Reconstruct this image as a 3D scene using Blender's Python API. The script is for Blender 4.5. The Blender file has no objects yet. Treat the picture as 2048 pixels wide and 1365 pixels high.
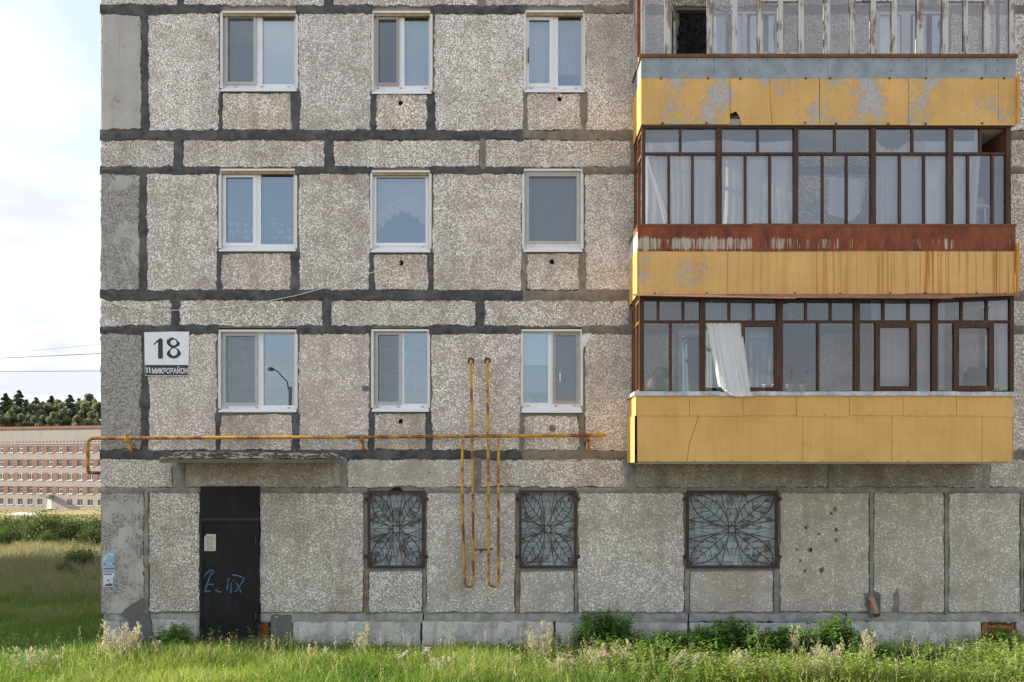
import bpy, bmesh, math, random
import numpy as np
from mathutils import Vector, Matrix, noise as mnoise

# ------------------------------------------------------------------ camera, sky, sun, exposure
SC = bpy.context.scene
COL = SC.collection
R = math.radians
CAM_D, EYE, FPX = 16.0, 3.25, 1824.0          # metres to the facade, eye height, focal length in photo pixels
cam_data = bpy.data.cameras.new('camera')
cam = bpy.data.objects.new('camera', cam_data); COL.objects.link(cam)
cam.location = (0, -CAM_D, EYE); cam.rotation_euler = (R(90), 0, 0)
cam_data.sensor_fit = 'HORIZONTAL'; cam_data.sensor_width = 36
cam_data.lens = FPX / 2048 * 36
cam_data.shift_y = (930 - 682.5) / 2048
cam_data.clip_start = 0.1; cam_data.clip_end = 3000
SC.camera = cam

SUN_EL, SUN_BEHIND = 21.0, 3.0                 # sun from the left, a little behind the facade plane
sd = Vector((-math.cos(R(SUN_BEHIND)) * math.cos(R(SUN_EL)), math.sin(R(SUN_BEHIND)) * math.cos(R(SUN_EL)), math.sin(R(SUN_EL))))
sl = bpy.data.lights.new('sun', 'SUN'); sl.energy = 4.7; sl.angle = R(0.6); sl.color = (1.0, 0.87, 0.68)
so = bpy.data.objects.new('sun', sl); COL.objects.link(so)
so.rotation_euler = sd.to_track_quat('Z', 'Y').to_euler(); so.location = (-30, 0, 40)

world = bpy.data.worlds.new('World'); SC.world = world; world.use_nodes = True
wt = world.node_tree; wt.nodes.clear()
def wn(t, **kw):
    n = wt.nodes.new(t)
    for k, v in kw.items(): setattr(n, k, v)
    return n
w_out = wn('ShaderNodeOutputWorld'); w_bg = wn('ShaderNodeBackground'); w_bg.inputs['Strength'].default_value = 0.13
sky = wn('ShaderNodeTexSky'); sky.sky_type = 'NISHITA'; sky.sun_disc = False
sky.sun_elevation = R(SUN_EL); sky.sun_rotation = R(-90 + SUN_BEHIND)
sky.air_density = 1.0; sky.dust_density = 1.6; sky.ozone_density = 1.3; sky.altitude = 100
tc = wn('ShaderNodeTexCoord'); sep = wn('ShaderNodeSeparateXYZ'); wt.links.new(tc.outputs['Generated'], sep.inputs[0])
zz = wn('ShaderNodeMath', operation='MAXIMUM'); wt.links.new(sep.outputs['Z'], zz.inputs[0]); zz.inputs[1].default_value = 0.0
za = wn('ShaderNodeMath', operation='ADD'); wt.links.new(zz.outputs[0], za.inputs[0]); za.inputs[1].default_value = 0.16
dx = wn('ShaderNodeMath', operation='DIVIDE'); wt.links.new(sep.outputs['X'], dx.inputs[0]); wt.links.new(za.outputs[0], dx.inputs[1])
dy = wn('ShaderNodeMath', operation='DIVIDE'); wt.links.new(sep.outputs['Y'], dy.inputs[0]); wt.links.new(za.outputs[0], dy.inputs[1])
cb = wn('ShaderNodeCombineXYZ'); wt.links.new(dx.outputs[0], cb.inputs[0]); wt.links.new(dy.outputs[0], cb.inputs[1]); cb.inputs[2].default_value = 28.1
n1 = wn('ShaderNodeTexNoise'); n1.inputs['Scale'].default_value = 0.95; n1.inputs['Detail'].default_value = 6; n1.inputs['Roughness'].default_value = 0.52
wt.links.new(cb.outputs[0], n1.inputs['Vector'])
cr = wn('ShaderNodeValToRGB'); cr.color_ramp.elements[0].position = 0.47; cr.color_ramp.elements[1].position = 0.60
wt.links.new(n1.outputs['Fac'], cr.inputs[0])
n2 = wn('ShaderNodeTexNoise'); n2.inputs['Scale'].default_value = 1.7; n2.inputs['Detail'].default_value = 5
wt.links.new(cb.outputs[0], n2.inputs['Vector'])
cc = wn('ShaderNodeValToRGB'); cc.color_ramp.elements[0].position = 0.38; cc.color_ramp.elements[1].position = 0.62
cc.color_ramp.elements[0].color = (2.85, 2.98, 3.3, 1); cc.color_ramp.elements[1].color = (4.0, 4.05, 4.2, 1)
wt.links.new(n2.outputs['Fac'], cc.inputs[0])
# thin veil over the whole sky, as on a humid late-summer evening
veil = wn('ShaderNodeMixRGB'); veil.inputs[0].default_value = 0.50; veil.inputs[2].default_value = (3.45, 3.6, 3.95, 1)
wt.links.new(sky.outputs[0], veil.inputs[1])
mx = wn('ShaderNodeMixRGB'); wt.links.new(cr.outputs[0], mx.inputs[0]); wt.links.new(veil.outputs[0], mx.inputs[1]); wt.links.new(cc.outputs[0], mx.inputs[2])
wt.links.new(mx.outputs[0], w_bg.inputs['Color']); wt.links.new(w_bg.outputs[0], w_out.inputs['Surface'])

vs = SC.view_settings
vs.view_transform = 'Standard'; vs.look = 'None'; vs.gamma = 1; vs.use_curve_mapping = False
vs.exposure = 1.25
SC.cycles.max_bounces = 5; SC.cycles.diffuse_bounces = 3; SC.cycles.glossy_bounces = 2; SC.cycles.transparent_max_bounces = 10
SC.cycles.caustics_reflective = False; SC.cycles.caustics_refractive = False

# ------------------------------------------------------------------ helpers
rng = random.Random(11)
nrg = np.random.default_rng(5)
def X(px, y=0.0): return (px - 1024) / FPX * (CAM_D + y)
def Z(py, y=0.0): return EYE + (930 - py) / FPX * (CAM_D + y)
WL = {}                                        # world location of each object's origin

def link(name, mesh, parent=None, origin=None, mat=None, center=True):
    """link a mesh whose vertices are in world coordinates; its origin goes to the base of its box"""
    if mat is not None:
        mesh.materials.clear(); mesh.materials.append(mat)
    if origin is None:
        n = len(mesh.vertices)
        co = np.empty(n * 3, np.float32); mesh.vertices.foreach_get('co', co); co = co.reshape(-1, 3)
        lo, hi = co.min(0), co.max(0)
        origin = Vector(((lo[0] + hi[0]) / 2, (lo[1] + hi[1]) / 2, lo[2]))
    origin = Vector(origin)
    mesh.transform(Matrix.Translation(-origin))
    o = bpy.data.objects.new(name, mesh); COL.objects.link(o)
    WL[o] = origin
    if parent is not None:
        o.parent = parent; o.location = origin - WL[parent]
    else:
        o.location = origin
    return o

def empty(name, loc, label, cat, group=None):
    o = bpy.data.objects.new(name, None); COL.objects.link(o)
    o.location = loc; o.empty_display_size = 0.3; WL[o] = Vector(loc)
    return tag(o, label, cat, group)

def tag(o, label=None, cat=None, group=None, kind=None):
    if label: o['label'] = label
    if cat: o['category'] = cat
    if group: o['group'] = group
    if kind: o['kind'] = kind
    return o

def copy_tree(o, parent=None):
    c = o.copy(); COL.objects.link(c); c.parent = parent
    for ch in list(o.children): copy_tree(ch, c)
    return c

class MB:
    """collects faces for ONE mesh"""
    def __init__(s): s.v = []; s.f = []
    def face(s, *pts):
        i = len(s.v); s.v += [tuple(p) for p in pts]; s.f.append(tuple(range(i, i + len(pts)))); return s
    def box(s, x0, x1, y0, y1, z0, z1):
        if x0 > x1: x0, x1 = x1, x0
        if y0 > y1: y0, y1 = y1, y0
        if z0 > z1: z0, z1 = z1, z0
        i = len(s.v)
        s.v += [(x0,y0,z0),(x1,y0,z0),(x1,y1,z0),(x0,y1,z0),(x0,y0,z1),(x1,y0,z1),(x1,y1,z1),(x0,y1,z1)]
        s.f += [tuple(i + k for k in q) for q in ((0,3,2,1),(4,5,6,7),(0,1,5,4),(1,2,6,5),(2,3,7,6),(3,0,4,7))]
        return s
    def pbox(s, px0, py0, px1, py1, y0, y1, yr=None):
        """box from photo pixels, measured on the plane y = yr (its front by default)"""
        yr = y0 if yr is None else yr
        return s.box(X(px0, yr), X(px1, yr), y0, y1, Z(py1, yr), Z(py0, yr))
    def tube(s, pts, r, n=6, cap=True):
        pts = [Vector(p) for p in pts]; rings = []
        rr = r if isinstance(r, (list, tuple)) else [r] * len(pts)
        up = Vector((0, 0, 1))
        for k, p in enumerate(pts):
            d = (pts[min(k + 1, len(pts) - 1)] - pts[max(k - 1, 0)]).normalized()
            a = d.cross(up)
            if a.length < 0.05: a = d.cross(Vector((0, 1, 0)))
            a.normalize(); b = d.cross(a).normalized()
            i = len(s.v)
            for q in range(n):
                t = 2 * math.pi * q / n
                s.v.append(tuple(p + (a * math.cos(t) + b * math.sin(t)) * rr[k]))
            rings.append(i)
        for k in range(len(rings) - 1):
            for q in range(n):
                s.f.append((rings[k] + q, rings[k] + (q + 1) % n, rings[k + 1] + (q + 1) % n, rings[k + 1] + q))
        if cap:
            s.f.append(tuple(rings[0] + q for q in range(n))[::-1]); s.f.append(tuple(rings[-1] + q for q in range(n)))
        return s
    def beam(s, a, b, w):
        return s.tube([a, b], w * 0.7, 4)
    def lathe(s, c, prof, n=14):
        rings = []
        for r, h in prof:
            i = len(s.v)
            for q in range(n):
                t = 2 * math.pi * q / n
                s.v.append((c[0] + r * math.cos(t), c[1] + r * math.sin(t), c[2] + h))
            rings.append(i)
        for k in range(len(rings) - 1):
            for q in range(n):
                s.f.append((rings[k] + q, rings[k] + (q + 1) % n, rings[k + 1] + (q + 1) % n, rings[k + 1] + q))
        s.f.append(tuple(rings[0] + q for q in range(n))[::-1]); s.f.append(tuple(rings[-1] + q for q in range(n)))
        return s
    def plate(s, x0, x1, z0, z1, holes, y0, y1):
        """a slab from y0 (front) to y1 with rectangular holes (hx0,hx1,hz0,hz1)"""
        xs = sorted({x0, x1, *[min(max(h[k], x0), x1) for h in holes for k in (0, 1)]})
        zs = sorted({z0, z1, *[min(max(h[k], z0), z1) for h in holes for k in (2, 3)]})
        def solid(i, j):
            if i < 0 or j < 0 or i >= len(xs) - 1 or j >= len(zs) - 1: return False
            cx, cz = (xs[i] + xs[i + 1]) / 2, (zs[j] + zs[j + 1]) / 2
            return not any(h[0] < cx < h[1] and h[2] < cz < h[3] for h in holes)
        for i in range(len(xs) - 1):
            for j in range(len(zs) - 1):
                if not solid(i, j): continue
                a, b, c, d = xs[i], xs[i + 1], zs[j], zs[j + 1]
                s.face((a, y0, c), (b, y0, c), (b, y0, d), (a, y0, d))
                s.face((a, y1, c), (a, y1, d), (b, y1, d), (b, y1, c))
                if not solid(i - 1, j): s.face((a, y1, c), (a, y0, c), (a, y0, d), (a, y1, d))
                if not solid(i + 1, j): s.face((b, y0, c), (b, y1, c), (b, y1, d), (b, y0, d))
                if not solid(i, j - 1): s.face((a, y1, c), (b, y1, c), (b, y0, c), (a, y0, c))
                if not solid(i, j + 1): s.face((a, y0, d), (b, y0, d), (b, y1, d), (a, y1, d))
        return s
    def mesh(s, name, smooth=False):
        m = bpy.data.meshes.new(name); m.from_pydata(s.v, [], s.f); m.update()
        if smooth: m.polygons.foreach_set('use_smooth', [True] * len(m.polygons))
        return m
    def build(s, name, mat, parent=None, smooth=False, origin=None):
        return link(name, s.mesh(name, smooth), parent, origin, mat)

def curve_slab(outlines, y_front, thick, bevel=0.0):
    """a slab in the XZ plane from closed outlines [(x, z), ...]; later outlines inside the first are holes"""
    cu = bpy.data.curves.new('slab', 'CURVE'); cu.dimensions = '2D'; cu.fill_mode = 'BOTH'
    cu.extrude = max(thick / 2 - bevel, 0.0001); cu.bevel_depth = bevel; cu.bevel_resolution = 1; cu.offset = -bevel
    for o in outlines:
        sp = cu.splines.new('POLY'); sp.points.add(len(o) - 1); sp.use_cyclic_u = True
        sp.points.foreach_set('co', [c for p in o for c in (p[0], p[1], 0.0, 1.0)])
    ob = bpy.data.objects.new('slab', cu)
    m = bpy.data.meshes.new_from_object(ob)
    bpy.data.objects.remove(ob); bpy.data.curves.remove(cu)
    # (x, y, z) -> (x, y_front + thick/2 - z, y)
    m.transform(Matrix(((1, 0, 0, 0), (0, 0, -1, y_front + thick / 2), (0, 1, 0, 0), (0, 0, 0, 1))))
    m.materials.clear()
    xs = [p[0] for p in outlines[0]]; zs = [p[1] for p in outlines[0]]
    co = np.empty(len(m.vertices) * 3, np.float32); m.vertices.foreach_get('co', co); co = co.reshape(-1, 3)
    if bevel > 0 and (co[:, 0].min() < min(xs) - .02 or co[:, 0].max() > max(xs) + .02 or co[:, 2].min() < min(zs) - .02 or co[:, 2].max() > max(zs) + .02):
        return curve_slab(outlines, y_front, thick, 0.0)
    return m

def wob_outline(x0, x1, z0, z1, amp=0.020, step=0.035, rad=0.035):
    """a rectangle with soft corners and broken, crumbly edges"""
    pts = []
    sx = rng.uniform(0, 90); corners = ((x0, z0), (x1, z0), (x1, z1), (x0, z1))
    for k in range(4):
        a, b = Vector(corners[k]), Vector(corners[(k + 1) % 4])
        L = (b - a).length; d = (b - a) / L; nrm = Vector((-d.y, d.x))
        n = max(2, int(L / step))
        for i in range(n):
            t = (i + 0.5) / n; p = a + d * L * t
            e = min(t * L, (1 - t) * L)
            inset = rad * max(0, 1 - e / rad) ** 2 * 0.8 if e < rad else 0
            w = mnoise.noise(Vector((p.x * 3.1 + sx, p.y * 3.1, 1.7))) * amp * 1.2 + mnoise.noise(Vector((p.x * 13 + sx, p.y * 13, 4.2))) * amp * 1.5
            pts.append(tuple(p + nrm * (inset + w + amp * 0.3)))
    return pts

def circle(cx, cz, r, n=14, j=0.0):
    return [(cx + (r + rng.uniform(-j, j)) * math.cos(2 * math.pi * k / n), cz + (r + rng.uniform(-j, j)) * math.sin(2 * math.pi * k / n)) for k in range(n)]

def poly_px(pts, y): return [(X(a, y), Z(b, y)) for a, b in pts]

def text_mesh(txt, size, bold=0.0, squeeze=1.0):
    cu = bpy.data.curves.new('txt', 'FONT'); cu.body = txt; cu.size = size; cu.align_x = 'CENTER'; cu.align_y = 'CENTER'
    cu.offset = bold; cu.fill_mode = 'FRONT'; cu.resolution_u = 3
    ob = bpy.data.objects.new('txt', cu)
    m = bpy.data.meshes.new_from_object(ob)
    bpy.data.objects.remove(ob); bpy.data.curves.remove(cu); m.materials.clear()
    m.transform(Matrix.Diagonal((squeeze, 1, 1, 1)))
    return m
def text_at(name, txt, x, z, y, size, mat, parent, bold=0.0, width=None):
    m = text_mesh(txt, size, bold)
    co = np.empty(len(m.vertices) * 3, np.float32); m.vertices.foreach_get('co', co); co = co.reshape(-1, 3)
    w = co[:, 0].max() - co[:, 0].min(); mid = (co.max(0) + co.min(0)) / 2
    k = (width / w) if width else 1.0
    m.transform(Matrix(((k, 0, 0, x - mid[0] * k), (0, 0, -1, y), (0, 1, 0, z - mid[1]), (0, 0, 0, 1))))
    return link(name, m, parent, None, mat)

# ------------------------------------------------------------------ material helper
class G:
    def __init__(s, name):
        s.m = bpy.data.materials.new(name); s.m.use_nodes = True
        s.nt = s.m.node_tree; s.nt.nodes.clear()
        s.out = s.nt.nodes.new('ShaderNodeOutputMaterial')
    def n(s, t, ins=None, **props):
        nd = s.nt.nodes.new(t)
        for k, v in props.items(): setattr(nd, k, v)
        for k, v in (ins or {}).items(): s.set(nd, k, v)
        return nd
    def set(s, nd, k, v):
        sk = nd.inputs[k]
        if isinstance(v, bpy.types.NodeSocket): s.nt.links.new(v, sk)
        elif isinstance(v, (tuple, list)) and len(v) == 3 and sk.type == 'RGBA': sk.default_value = (*v, 1)
        else: sk.default_value = v
    def pos(s): return s.n('ShaderNodeNewGeometry').outputs['Position']
    def objcoord(s): return s.n('ShaderNodeTexCoord').outputs['Object']
    def scale(s, vec, sc): return s.n('ShaderNodeVectorMath', {0: vec, 1: sc}, operation='MULTIPLY').outputs[0]
    def noise(s, vec, scale, detail=4, rough=0.55, dist=0.0):
        return s.n('ShaderNodeTexNoise', {'Vector': vec, 'Scale': scale, 'Detail': detail, 'Roughness': rough, 'Distortion': dist}).outputs['Fac']
    def vor(s, vec, scale, feature='F1', rnd=1.0):
        return s.n('ShaderNodeTexVoronoi', {'Vector': vec, 'Scale': scale, 'Randomness': rnd}, feature=feature)
    def math(s, op, a, b=0.0, c=0.0, clamp=False):
        return s.n('ShaderNodeMath', {0: a, 1: b, 2: c}, operation=op, use_clamp=clamp).outputs[0]
    def mr(s, v, a, b, c=0.0, d=1.0, smooth=False):
        return s.n('ShaderNodeMapRange', {'Value': v, 'From Min': a, 'From Max': b, 'To Min': c, 'To Max': d}, clamp=True,
                   interpolation_type='SMOOTHSTEP' if smooth else 'LINEAR').outputs[0]
    def mix(s, f, a, b, mode='MIX'):
        return s.n('ShaderNodeMixRGB', {0: f, 1: a, 2: b}, blend_type=mode).outputs[0]
    def ramp(s, f, els, interp='LINEAR'):
        nd = s.n('ShaderNodeValToRGB', {0: f}); cr = nd.color_ramp; cr.interpolation = interp
        while len(cr.elements) < len(els): cr.elements.new(0.5)
        for e, (p, c) in zip(cr.elements, els):
            e.position = p; e.color = (*c, 1) if len(c) == 3 else c
        return nd.outputs[0]
    def sep(s, v):
        o = s.n('ShaderNodeSeparateXYZ', {0: v}).outputs; return o[0], o[1], o[2]
    def ocol(s):
        """per-object settings carried in the object colour: (r, g, b)"""
        c = s.n('ShaderNodeObjectInfo').outputs['Color']
        o = s.n('ShaderNodeSeparateColor', {0: c}).outputs; return o[0], o[1], o[2]
    def orand(s): return s.n('ShaderNodeObjectInfo').outputs['Random']
    def bump(s, h, strength=0.5, dist=0.01, normal=None):
        ins = {'Height': h, 'Strength': strength, 'Distance': dist}
        if normal is not None: ins['Normal'] = normal
        return s.n('ShaderNodeBump', ins).outputs[0]
    def bsdf(s, col, rough=0.7, metal=0.0, spec=0.4, normal=None):
        ins = {'Base Color': col, 'Roughness': rough, 'Metallic': metal, 'Specular IOR Level': spec}
        if normal is not None: ins['Normal'] = normal
        b = s.n('ShaderNodeBsdfPrincipled', ins); return b.outputs[0]
    def end(s, shader):
        s.nt.links.new(shader, s.out.inputs['Surface']); return s.m

def plain(name, col, rough=0.6, metal=0.0, spec=0.4, var=0.12, scale=9.0):
    g = G(name); p = g.pos()
    n = g.noise(p, scale, 5); c = g.mix(g.mr(n, 0.3, 0.7), tuple(x * (1 - var) for x in col), tuple(min(1, x * (1 + var)) for x in col))
    return g.end(g.bsdf(c, rough, metal, spec, g.bump(g.noise(p, scale * 6, 3), 0.15, 0.004)))
# ------------------------------------------------------------------ materials
MAT = {}
def pebble():
    """exposed aggregate: pale stones in grey cement. object colour = (stone cover, brightness, warmth)"""
    g = G('pebbledash'); p = g.pos(); den, bri, warm = g.ocol()
    wv = g.n('ShaderNodeTexNoise', {'Vector': p, 'Scale': 20.0, 'Detail': 0.0}).outputs['Color']
    pw = g.n('ShaderNodeVectorMath', {0: p, 1: g.scale(wv, (0.02, 0.02, 0.02))}, operation='ADD').outputs[0]
    rs = g.orand(); v = g.vor(pw, g.mr(rs, 0, 1, 36.0, 47.0)); dist = v.outputs['Distance']
    vc = g.n('ShaderNodeSeparateColor', {0: v.outputs['Color']}).outputs
    v2 = g.vor(pw, 70.0); vc2 = g.n('ShaderNodeSeparateColor', {0: v2.outputs['Color']}).outputs
    big = g.noise(p, 1.5, 3, 0.6); mid = g.noise(p, 6.0, 2, 0.6)
    cov = g.math('ADD', g.math('MULTIPLY', den, 0.85), g.math('ADD', g.mr(big, 0.3, 0.7, -0.12, 0.20), g.mr(mid, 0.3, 0.7, -0.12, 0.18)))
    keep = g.math('LESS_THAN', vc[1], g.math('ADD', cov, 0.10))
    mask = g.math('MULTIPLY', g.mr(dist, 0.58, 0.46), keep)
    mask2 = g.math('MULTIPLY', g.mr(v2.outputs['Distance'], 0.55, 0.42), g.math('LESS_THAN', vc2[1], g.math('ADD', g.math('MULTIPLY', cov, 0.7), 0.10)))
    stone = g.ramp(vc[0], [(0.0, (0.20, 0.165, 0.14)), (0.05, (0.40, 0.32, 0.26)), (0.12, (0.54, 0.505, 0.47)), (0.42, (0.66, 0.64, 0.61)), (0.72, (0.79, 0.775, 0.755)), (1.0, (0.90, 0.89, 0.875))])
    stone2 = g.ramp(vc2[0], [(0.0, (0.20, 0.16, 0.13)), (0.2, (0.42, 0.365, 0.31)), (0.5, (0.60, 0.57, 0.53)), (1.0, (0.84, 0.825, 0.80))])
    fine = g.noise(p, 90.0, 1)
    lean = g.mix(g.mr(fine, 0.3, 0.7), (0.34, 0.325, 0.30), (0.49, 0.475, 0.445))
    lean = g.mix(g.mr(mid, 0.35, 0.7), lean, (0.44, 0.425, 0.395))
    rich = g.mix(g.mr(fine, 0.3, 0.7), (0.21, 0.20, 0.185), (0.38, 0.364, 0.338))
    cem = g.mix(g.mr(den, 0.2, 0.6), lean, rich)
    c = g.mix(mask2, cem, stone2); c = g.mix(mask, c, stone)
    # dirt washed down the wall and dull blotches
    st = g.noise(g.scale(p, (3.2, 3.2, 0.35)), 1.0, 4, 0.6)
    c = g.mix(g.math('MULTIPLY', g.mr(st, 0.46, 0.70, 0, 1), g.mr(warm, 0.9, 1.5, 0.30, 0.75)), c, (0.23, 0.205, 0.17))
    bl = g.noise(g.scale(p, (1, 1, 1.3)), 0.9, 6, 0.68)
    c = g.mix(g.mr(bl, 0.48, 0.68, 0, 0.60), c, (0.25, 0.212, 0.18))
    c = g.mix(g.mr(g.noise(p, 2.3, 4, 0.65), 0.60, 0.76, 0, 0.40), c, (0.30, 0.205, 0.13))
    pit = g.vor(p, 9.0); pc = g.n('ShaderNodeSeparateColor', {0: pit.outputs['Color']}).outputs
    c = g.mix(g.math('MULTIPLY', g.mr(pit.outputs['Distance'], 0.13, 0.08), g.math('GREATER_THAN', pc[0], 0.965)), c, (0.04, 0.036, 0.033))
    tint = g.mix(g.math('MINIMUM', warm, 1.0), (1.005, 0.982, 0.968), (1.045, 0.968, 0.89))
    c = g.mix(1.0, c, tint, 'MULTIPLY')
    k = g.math('MULTIPLY_ADD', bri, 0.9, 0.68)
    cm = g.n('ShaderNodeCombineColor', {0: k, 1: k, 2: k}).outputs[0]
    c = g.mix(1.0, c, cm, 'MULTIPLY')
    nb = g.bump(g.math('SUBTRACT', 1.0, g.vor(p, 37.0).outputs['Distance']), 0.55, 0.010)
    return g.end(g.bsdf(c, 0.86, 0, 0.3, nb))
MAT['pebble'] = pebble()

def concrete(name, c0, c1, rough_patch=0.0, streak=0.3):
    g = G(name); p = g.pos(); r, gg, b = g.ocol()
    n1 = g.noise(p, 2.0, 8, 0.62); n2 = g.noise(p, 35, 4)
    c = g.mix(g.mr(n1, 0.3, 0.7), c0, c1)
    c = g.mix(g.mr(n2, 0.35, 0.75, 0, 0.35), c, tuple(x * 0.6 for x in c0))
    st = g.noise(g.scale(p, (7, 7, 0.5)), 1.0, 5)
    c = g.mix(g.mr(st, 0.5, 0.75, 0, streak), c, (0.20, 0.17, 0.145))
    # broken skin with darker crumbly aggregate below
    pm = g.math('MULTIPLY', g.mr(g.math('ADD', g.noise(p, 3.0, 9, 0.62), g.math('MULTIPLY', r, 0.35)), 0.60, 0.66), 1.0)
    crumb = g.vor(p, 48); cc_ = g.n('ShaderNodeSeparateColor', {0: crumb.outputs['Color']}).outputs
    cr_ = g.ramp(cc_[0], [(0, (0.17, 0.15, 0.135)), (0.4, (0.30, 0.28, 0.255)), (1, (0.46, 0.44, 0.41))])
    c = g.mix(g.math('MULTIPLY', pm, rough_patch), c, cr_)
    pit = g.vor(p, 26); c = g.mix(g.mr(pit.outputs['Distance'], 0.12, 0.06, 0, 0.5), c, (0.10, 0.095, 0.09))
    h = g.math('ADD', g.math('MULTIPLY', g.math('SUBTRACT', 1, g.math('MULTIPLY', pm, rough_patch)), 1.0), g.math('MULTIPLY', n2, 0.5))
    return g.end(g.bsdf(c, 0.88, 0, 0.3, g.bump(h, 0.5, 0.01)))
MAT['concrete'] = concrete('smooth_concrete', (0.44, 0.415, 0.38), (0.56, 0.53, 0.485), 1.0)
MAT['plinth'] = concrete('plinth_concrete', (0.54, 0.512, 0.47), (0.77, 0.74, 0.695), 0.5, 0.5)
MAT['mortar'] = concrete('grey_mortar', (0.27, 0.255, 0.23), (0.38, 0.36, 0.325), 0.0)
MAT['dark_mortar'] = concrete('dark_mortar', (0.13, 0.13, 0.127), (0.19, 0.188, 0.18), 0.0)

def joint(name, c0, c1):
    g = G(name); p = g.pos()
    n1 = g.noise(p, 7, 7, 0.65); n2 = g.noise(g.scale(p, (6, 6, 45)), 1.0, 3)
    c = g.mix(g.mr(n1, 0.3, 0.72), c0, c1)
    c = g.mix(g.mr(g.noise(p, 2.2, 5), 0.52, 0.70, 0, 0.6), c, (0.17, 0.162, 0.15))
    return g.end(g.bsdf(c, 0.75, 0, 0.35, g.bump(n1, 0.6, 0.02)))
MAT['joint'] = joint('tar_joint', (0.030, 0.030, 0.031), (0.120, 0.119, 0.118))
MAT['levelling'] = joint('levelling_mortar', (0.24, 0.232, 0.215), (0.50, 0.485, 0.455))
MAT['joint_spot'] = joint('tar_spot', (0.09, 0.088, 0.085), (0.19, 0.182, 0.17))
MAT['joint_brown'] = joint('brown_joint', (0.14, 0.118, 0.092), (0.30, 0.262, 0.215))
MAT['joint_grey'] = joint('grey_joint', (0.14, 0.133, 0.12), (0.36, 0.342, 0.31))
MAT['joint_rust'] = joint('rusty_joint', (0.17, 0.085, 0.038), (0.33, 0.285, 0.23))

def yellow():
    """painted metal sheet; object colour = (peeling, rust streaks, fade)"""
    g = G('yellow_sheet'); p = g.pos(); peel, rust, fade = g.ocol()
    base = g.mix(g.mr(g.noise(p, 1.1, 5), 0.3, 0.7), (0.61, 0.348, 0.096), (0.76, 0.45, 0.138))
    base = g.mix(g.mr(g.noise(g.scale(p, (9, 9, 1.1)), 1.0, 5, 0.65), 0.50, 0.78, 0, 0.35), base, (0.40, 0.225, 0.08))
    base = g.mix(g.math('MULTIPLY', fade, 0.5), base, (0.66, 0.43, 0.18))
    fs = g.noise(g.scale(p, (45, 45, 0.6)), 1.0, 4)
    base = g.mix(g.mr(fs, 0.5, 0.75, 0, 0.22), base, (0.42, 0.22, 0.06))
    blob = g.noise(g.scale(p, (1.25, 1.25, 1.0)), 1.35, 3, 0.5); spk = g.noise(g.scale(p, (1, 1, 0.6)), 19.0, 8, 0.78)
    v = g.math('ADD', g.math('MULTIPLY', blob, 1.0), g.math('MULTIPLY', spk, 1.0))
    v = g.math('ADD', v, g.math('MULTIPLY', peel, 0.145)); pm = g.mr(v, 1.195, 1.25); pm = g.math('MULTIPLY', pm, g.math('GREATER_THAN', peel, 0.01))
    c = g.mix(pm, base, g.mix(g.mr(g.noise(p, 50, 3), 0.3, 0.7), (0.36, 0.36, 0.355), (0.50, 0.49, 0.475)))
    x, y, z = g.sep(p)
    s1 = g.noise(g.n('ShaderNodeCombineXYZ', {0: g.math('MULTIPLY', x, 17.0), 1: g.math('MULTIPLY', y, 17), 2: g.math('MULTIPLY', z, 0.25)}).outputs[0], 1.0, 3, 0.6)
    s2 = g.noise(g.n('ShaderNodeCombineXYZ', {0: g.math('MULTIPLY', x, 60.0), 1: g.math('MULTIPLY', y, 60), 2: g.math('MULTIPLY', z, 0.9)}).outputs[0], 1.0, 3, 0.6)
    sm = g.math('MULTIPLY', g.mr(g.math('ADD', s1, g.math('MULTIPLY', s2, 0.25)), 0.63, 0.76), rust)
    c = g.mix(g.math('MULTIPLY', sm, 0.95), c, (0.40, 0.13, 0.022))
    hb = g.math('ADD', g.noise(p, 2.5, 2), g.math('MULTIPLY', pm, -0.15))
    return g.end(g.bsdf(c, 0.5, 0, 0.4, g.bump(hb, 0.6, 0.04)))
MAT['yellow'] = yellow()

def rust_fascia():
    g = G('rusted_fascia'); p = g.pos(); pale, a_, b_ = g.ocol(); x, y, z = g.sep(p)
    rust = g.mix(g.mr(g.noise(g.scale(p, (5, 5, 2)), 1.2, 7, 0.65), 0.3, 0.7), (0.095, 0.024, 0.011), (0.30, 0.075, 0.026))
    s1 = g.noise(g.n('ShaderNodeCombineXYZ', {0: g.math('MULTIPLY', x, 22.0), 1: 0.0, 2: g.math('MULTIPLY', z, 1.2)}).outputs[0], 1.0, 5, 0.7)
    s3 = g.noise(g.n('ShaderNodeCombineXYZ', {0: g.math('MULTIPLY', x, 75.0), 1: 0.0, 2: g.math('MULTIPLY', z, 1.6)}).outputs[0], 1.0, 4, 0.7)
    zr = g.math('ADD', g.mr(z, Z(460, -1.05), Z(480, -1.05), -0.34, 0.05), g.mr(g.noise(g.scale(p, (2.6, 0, 0)), 1.0, 3), 0.3, 0.7, -0.13, 0.10))   # bare zinc is left below the drip line
    low = g.mr(z, Z(496, -1.05), Z(503, -1.05), 0.0, -0.10)
    m = g.mr(g.math('ADD', g.math('ADD', g.math('MULTIPLY_ADD', s3, 0.55, g.math('MULTIPLY', s1, 0.55)), g.math('ADD', zr, low)), g.math('MULTIPLY_ADD', pale, 0.36, -0.26)), 0.56, 0.59)
    c = g.mix(g.math('MULTIPLY', m, 0.9), rust, g.mix(s1, (0.42, 0.30, 0.14), (0.50, 0.52, 0.49)))
    return g.end(g.bsdf(c, 0.65, 0, 0.35, g.bump(s1, 0.2, 0.01)))
MAT['rust_fascia'] = rust_fascia()

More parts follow.
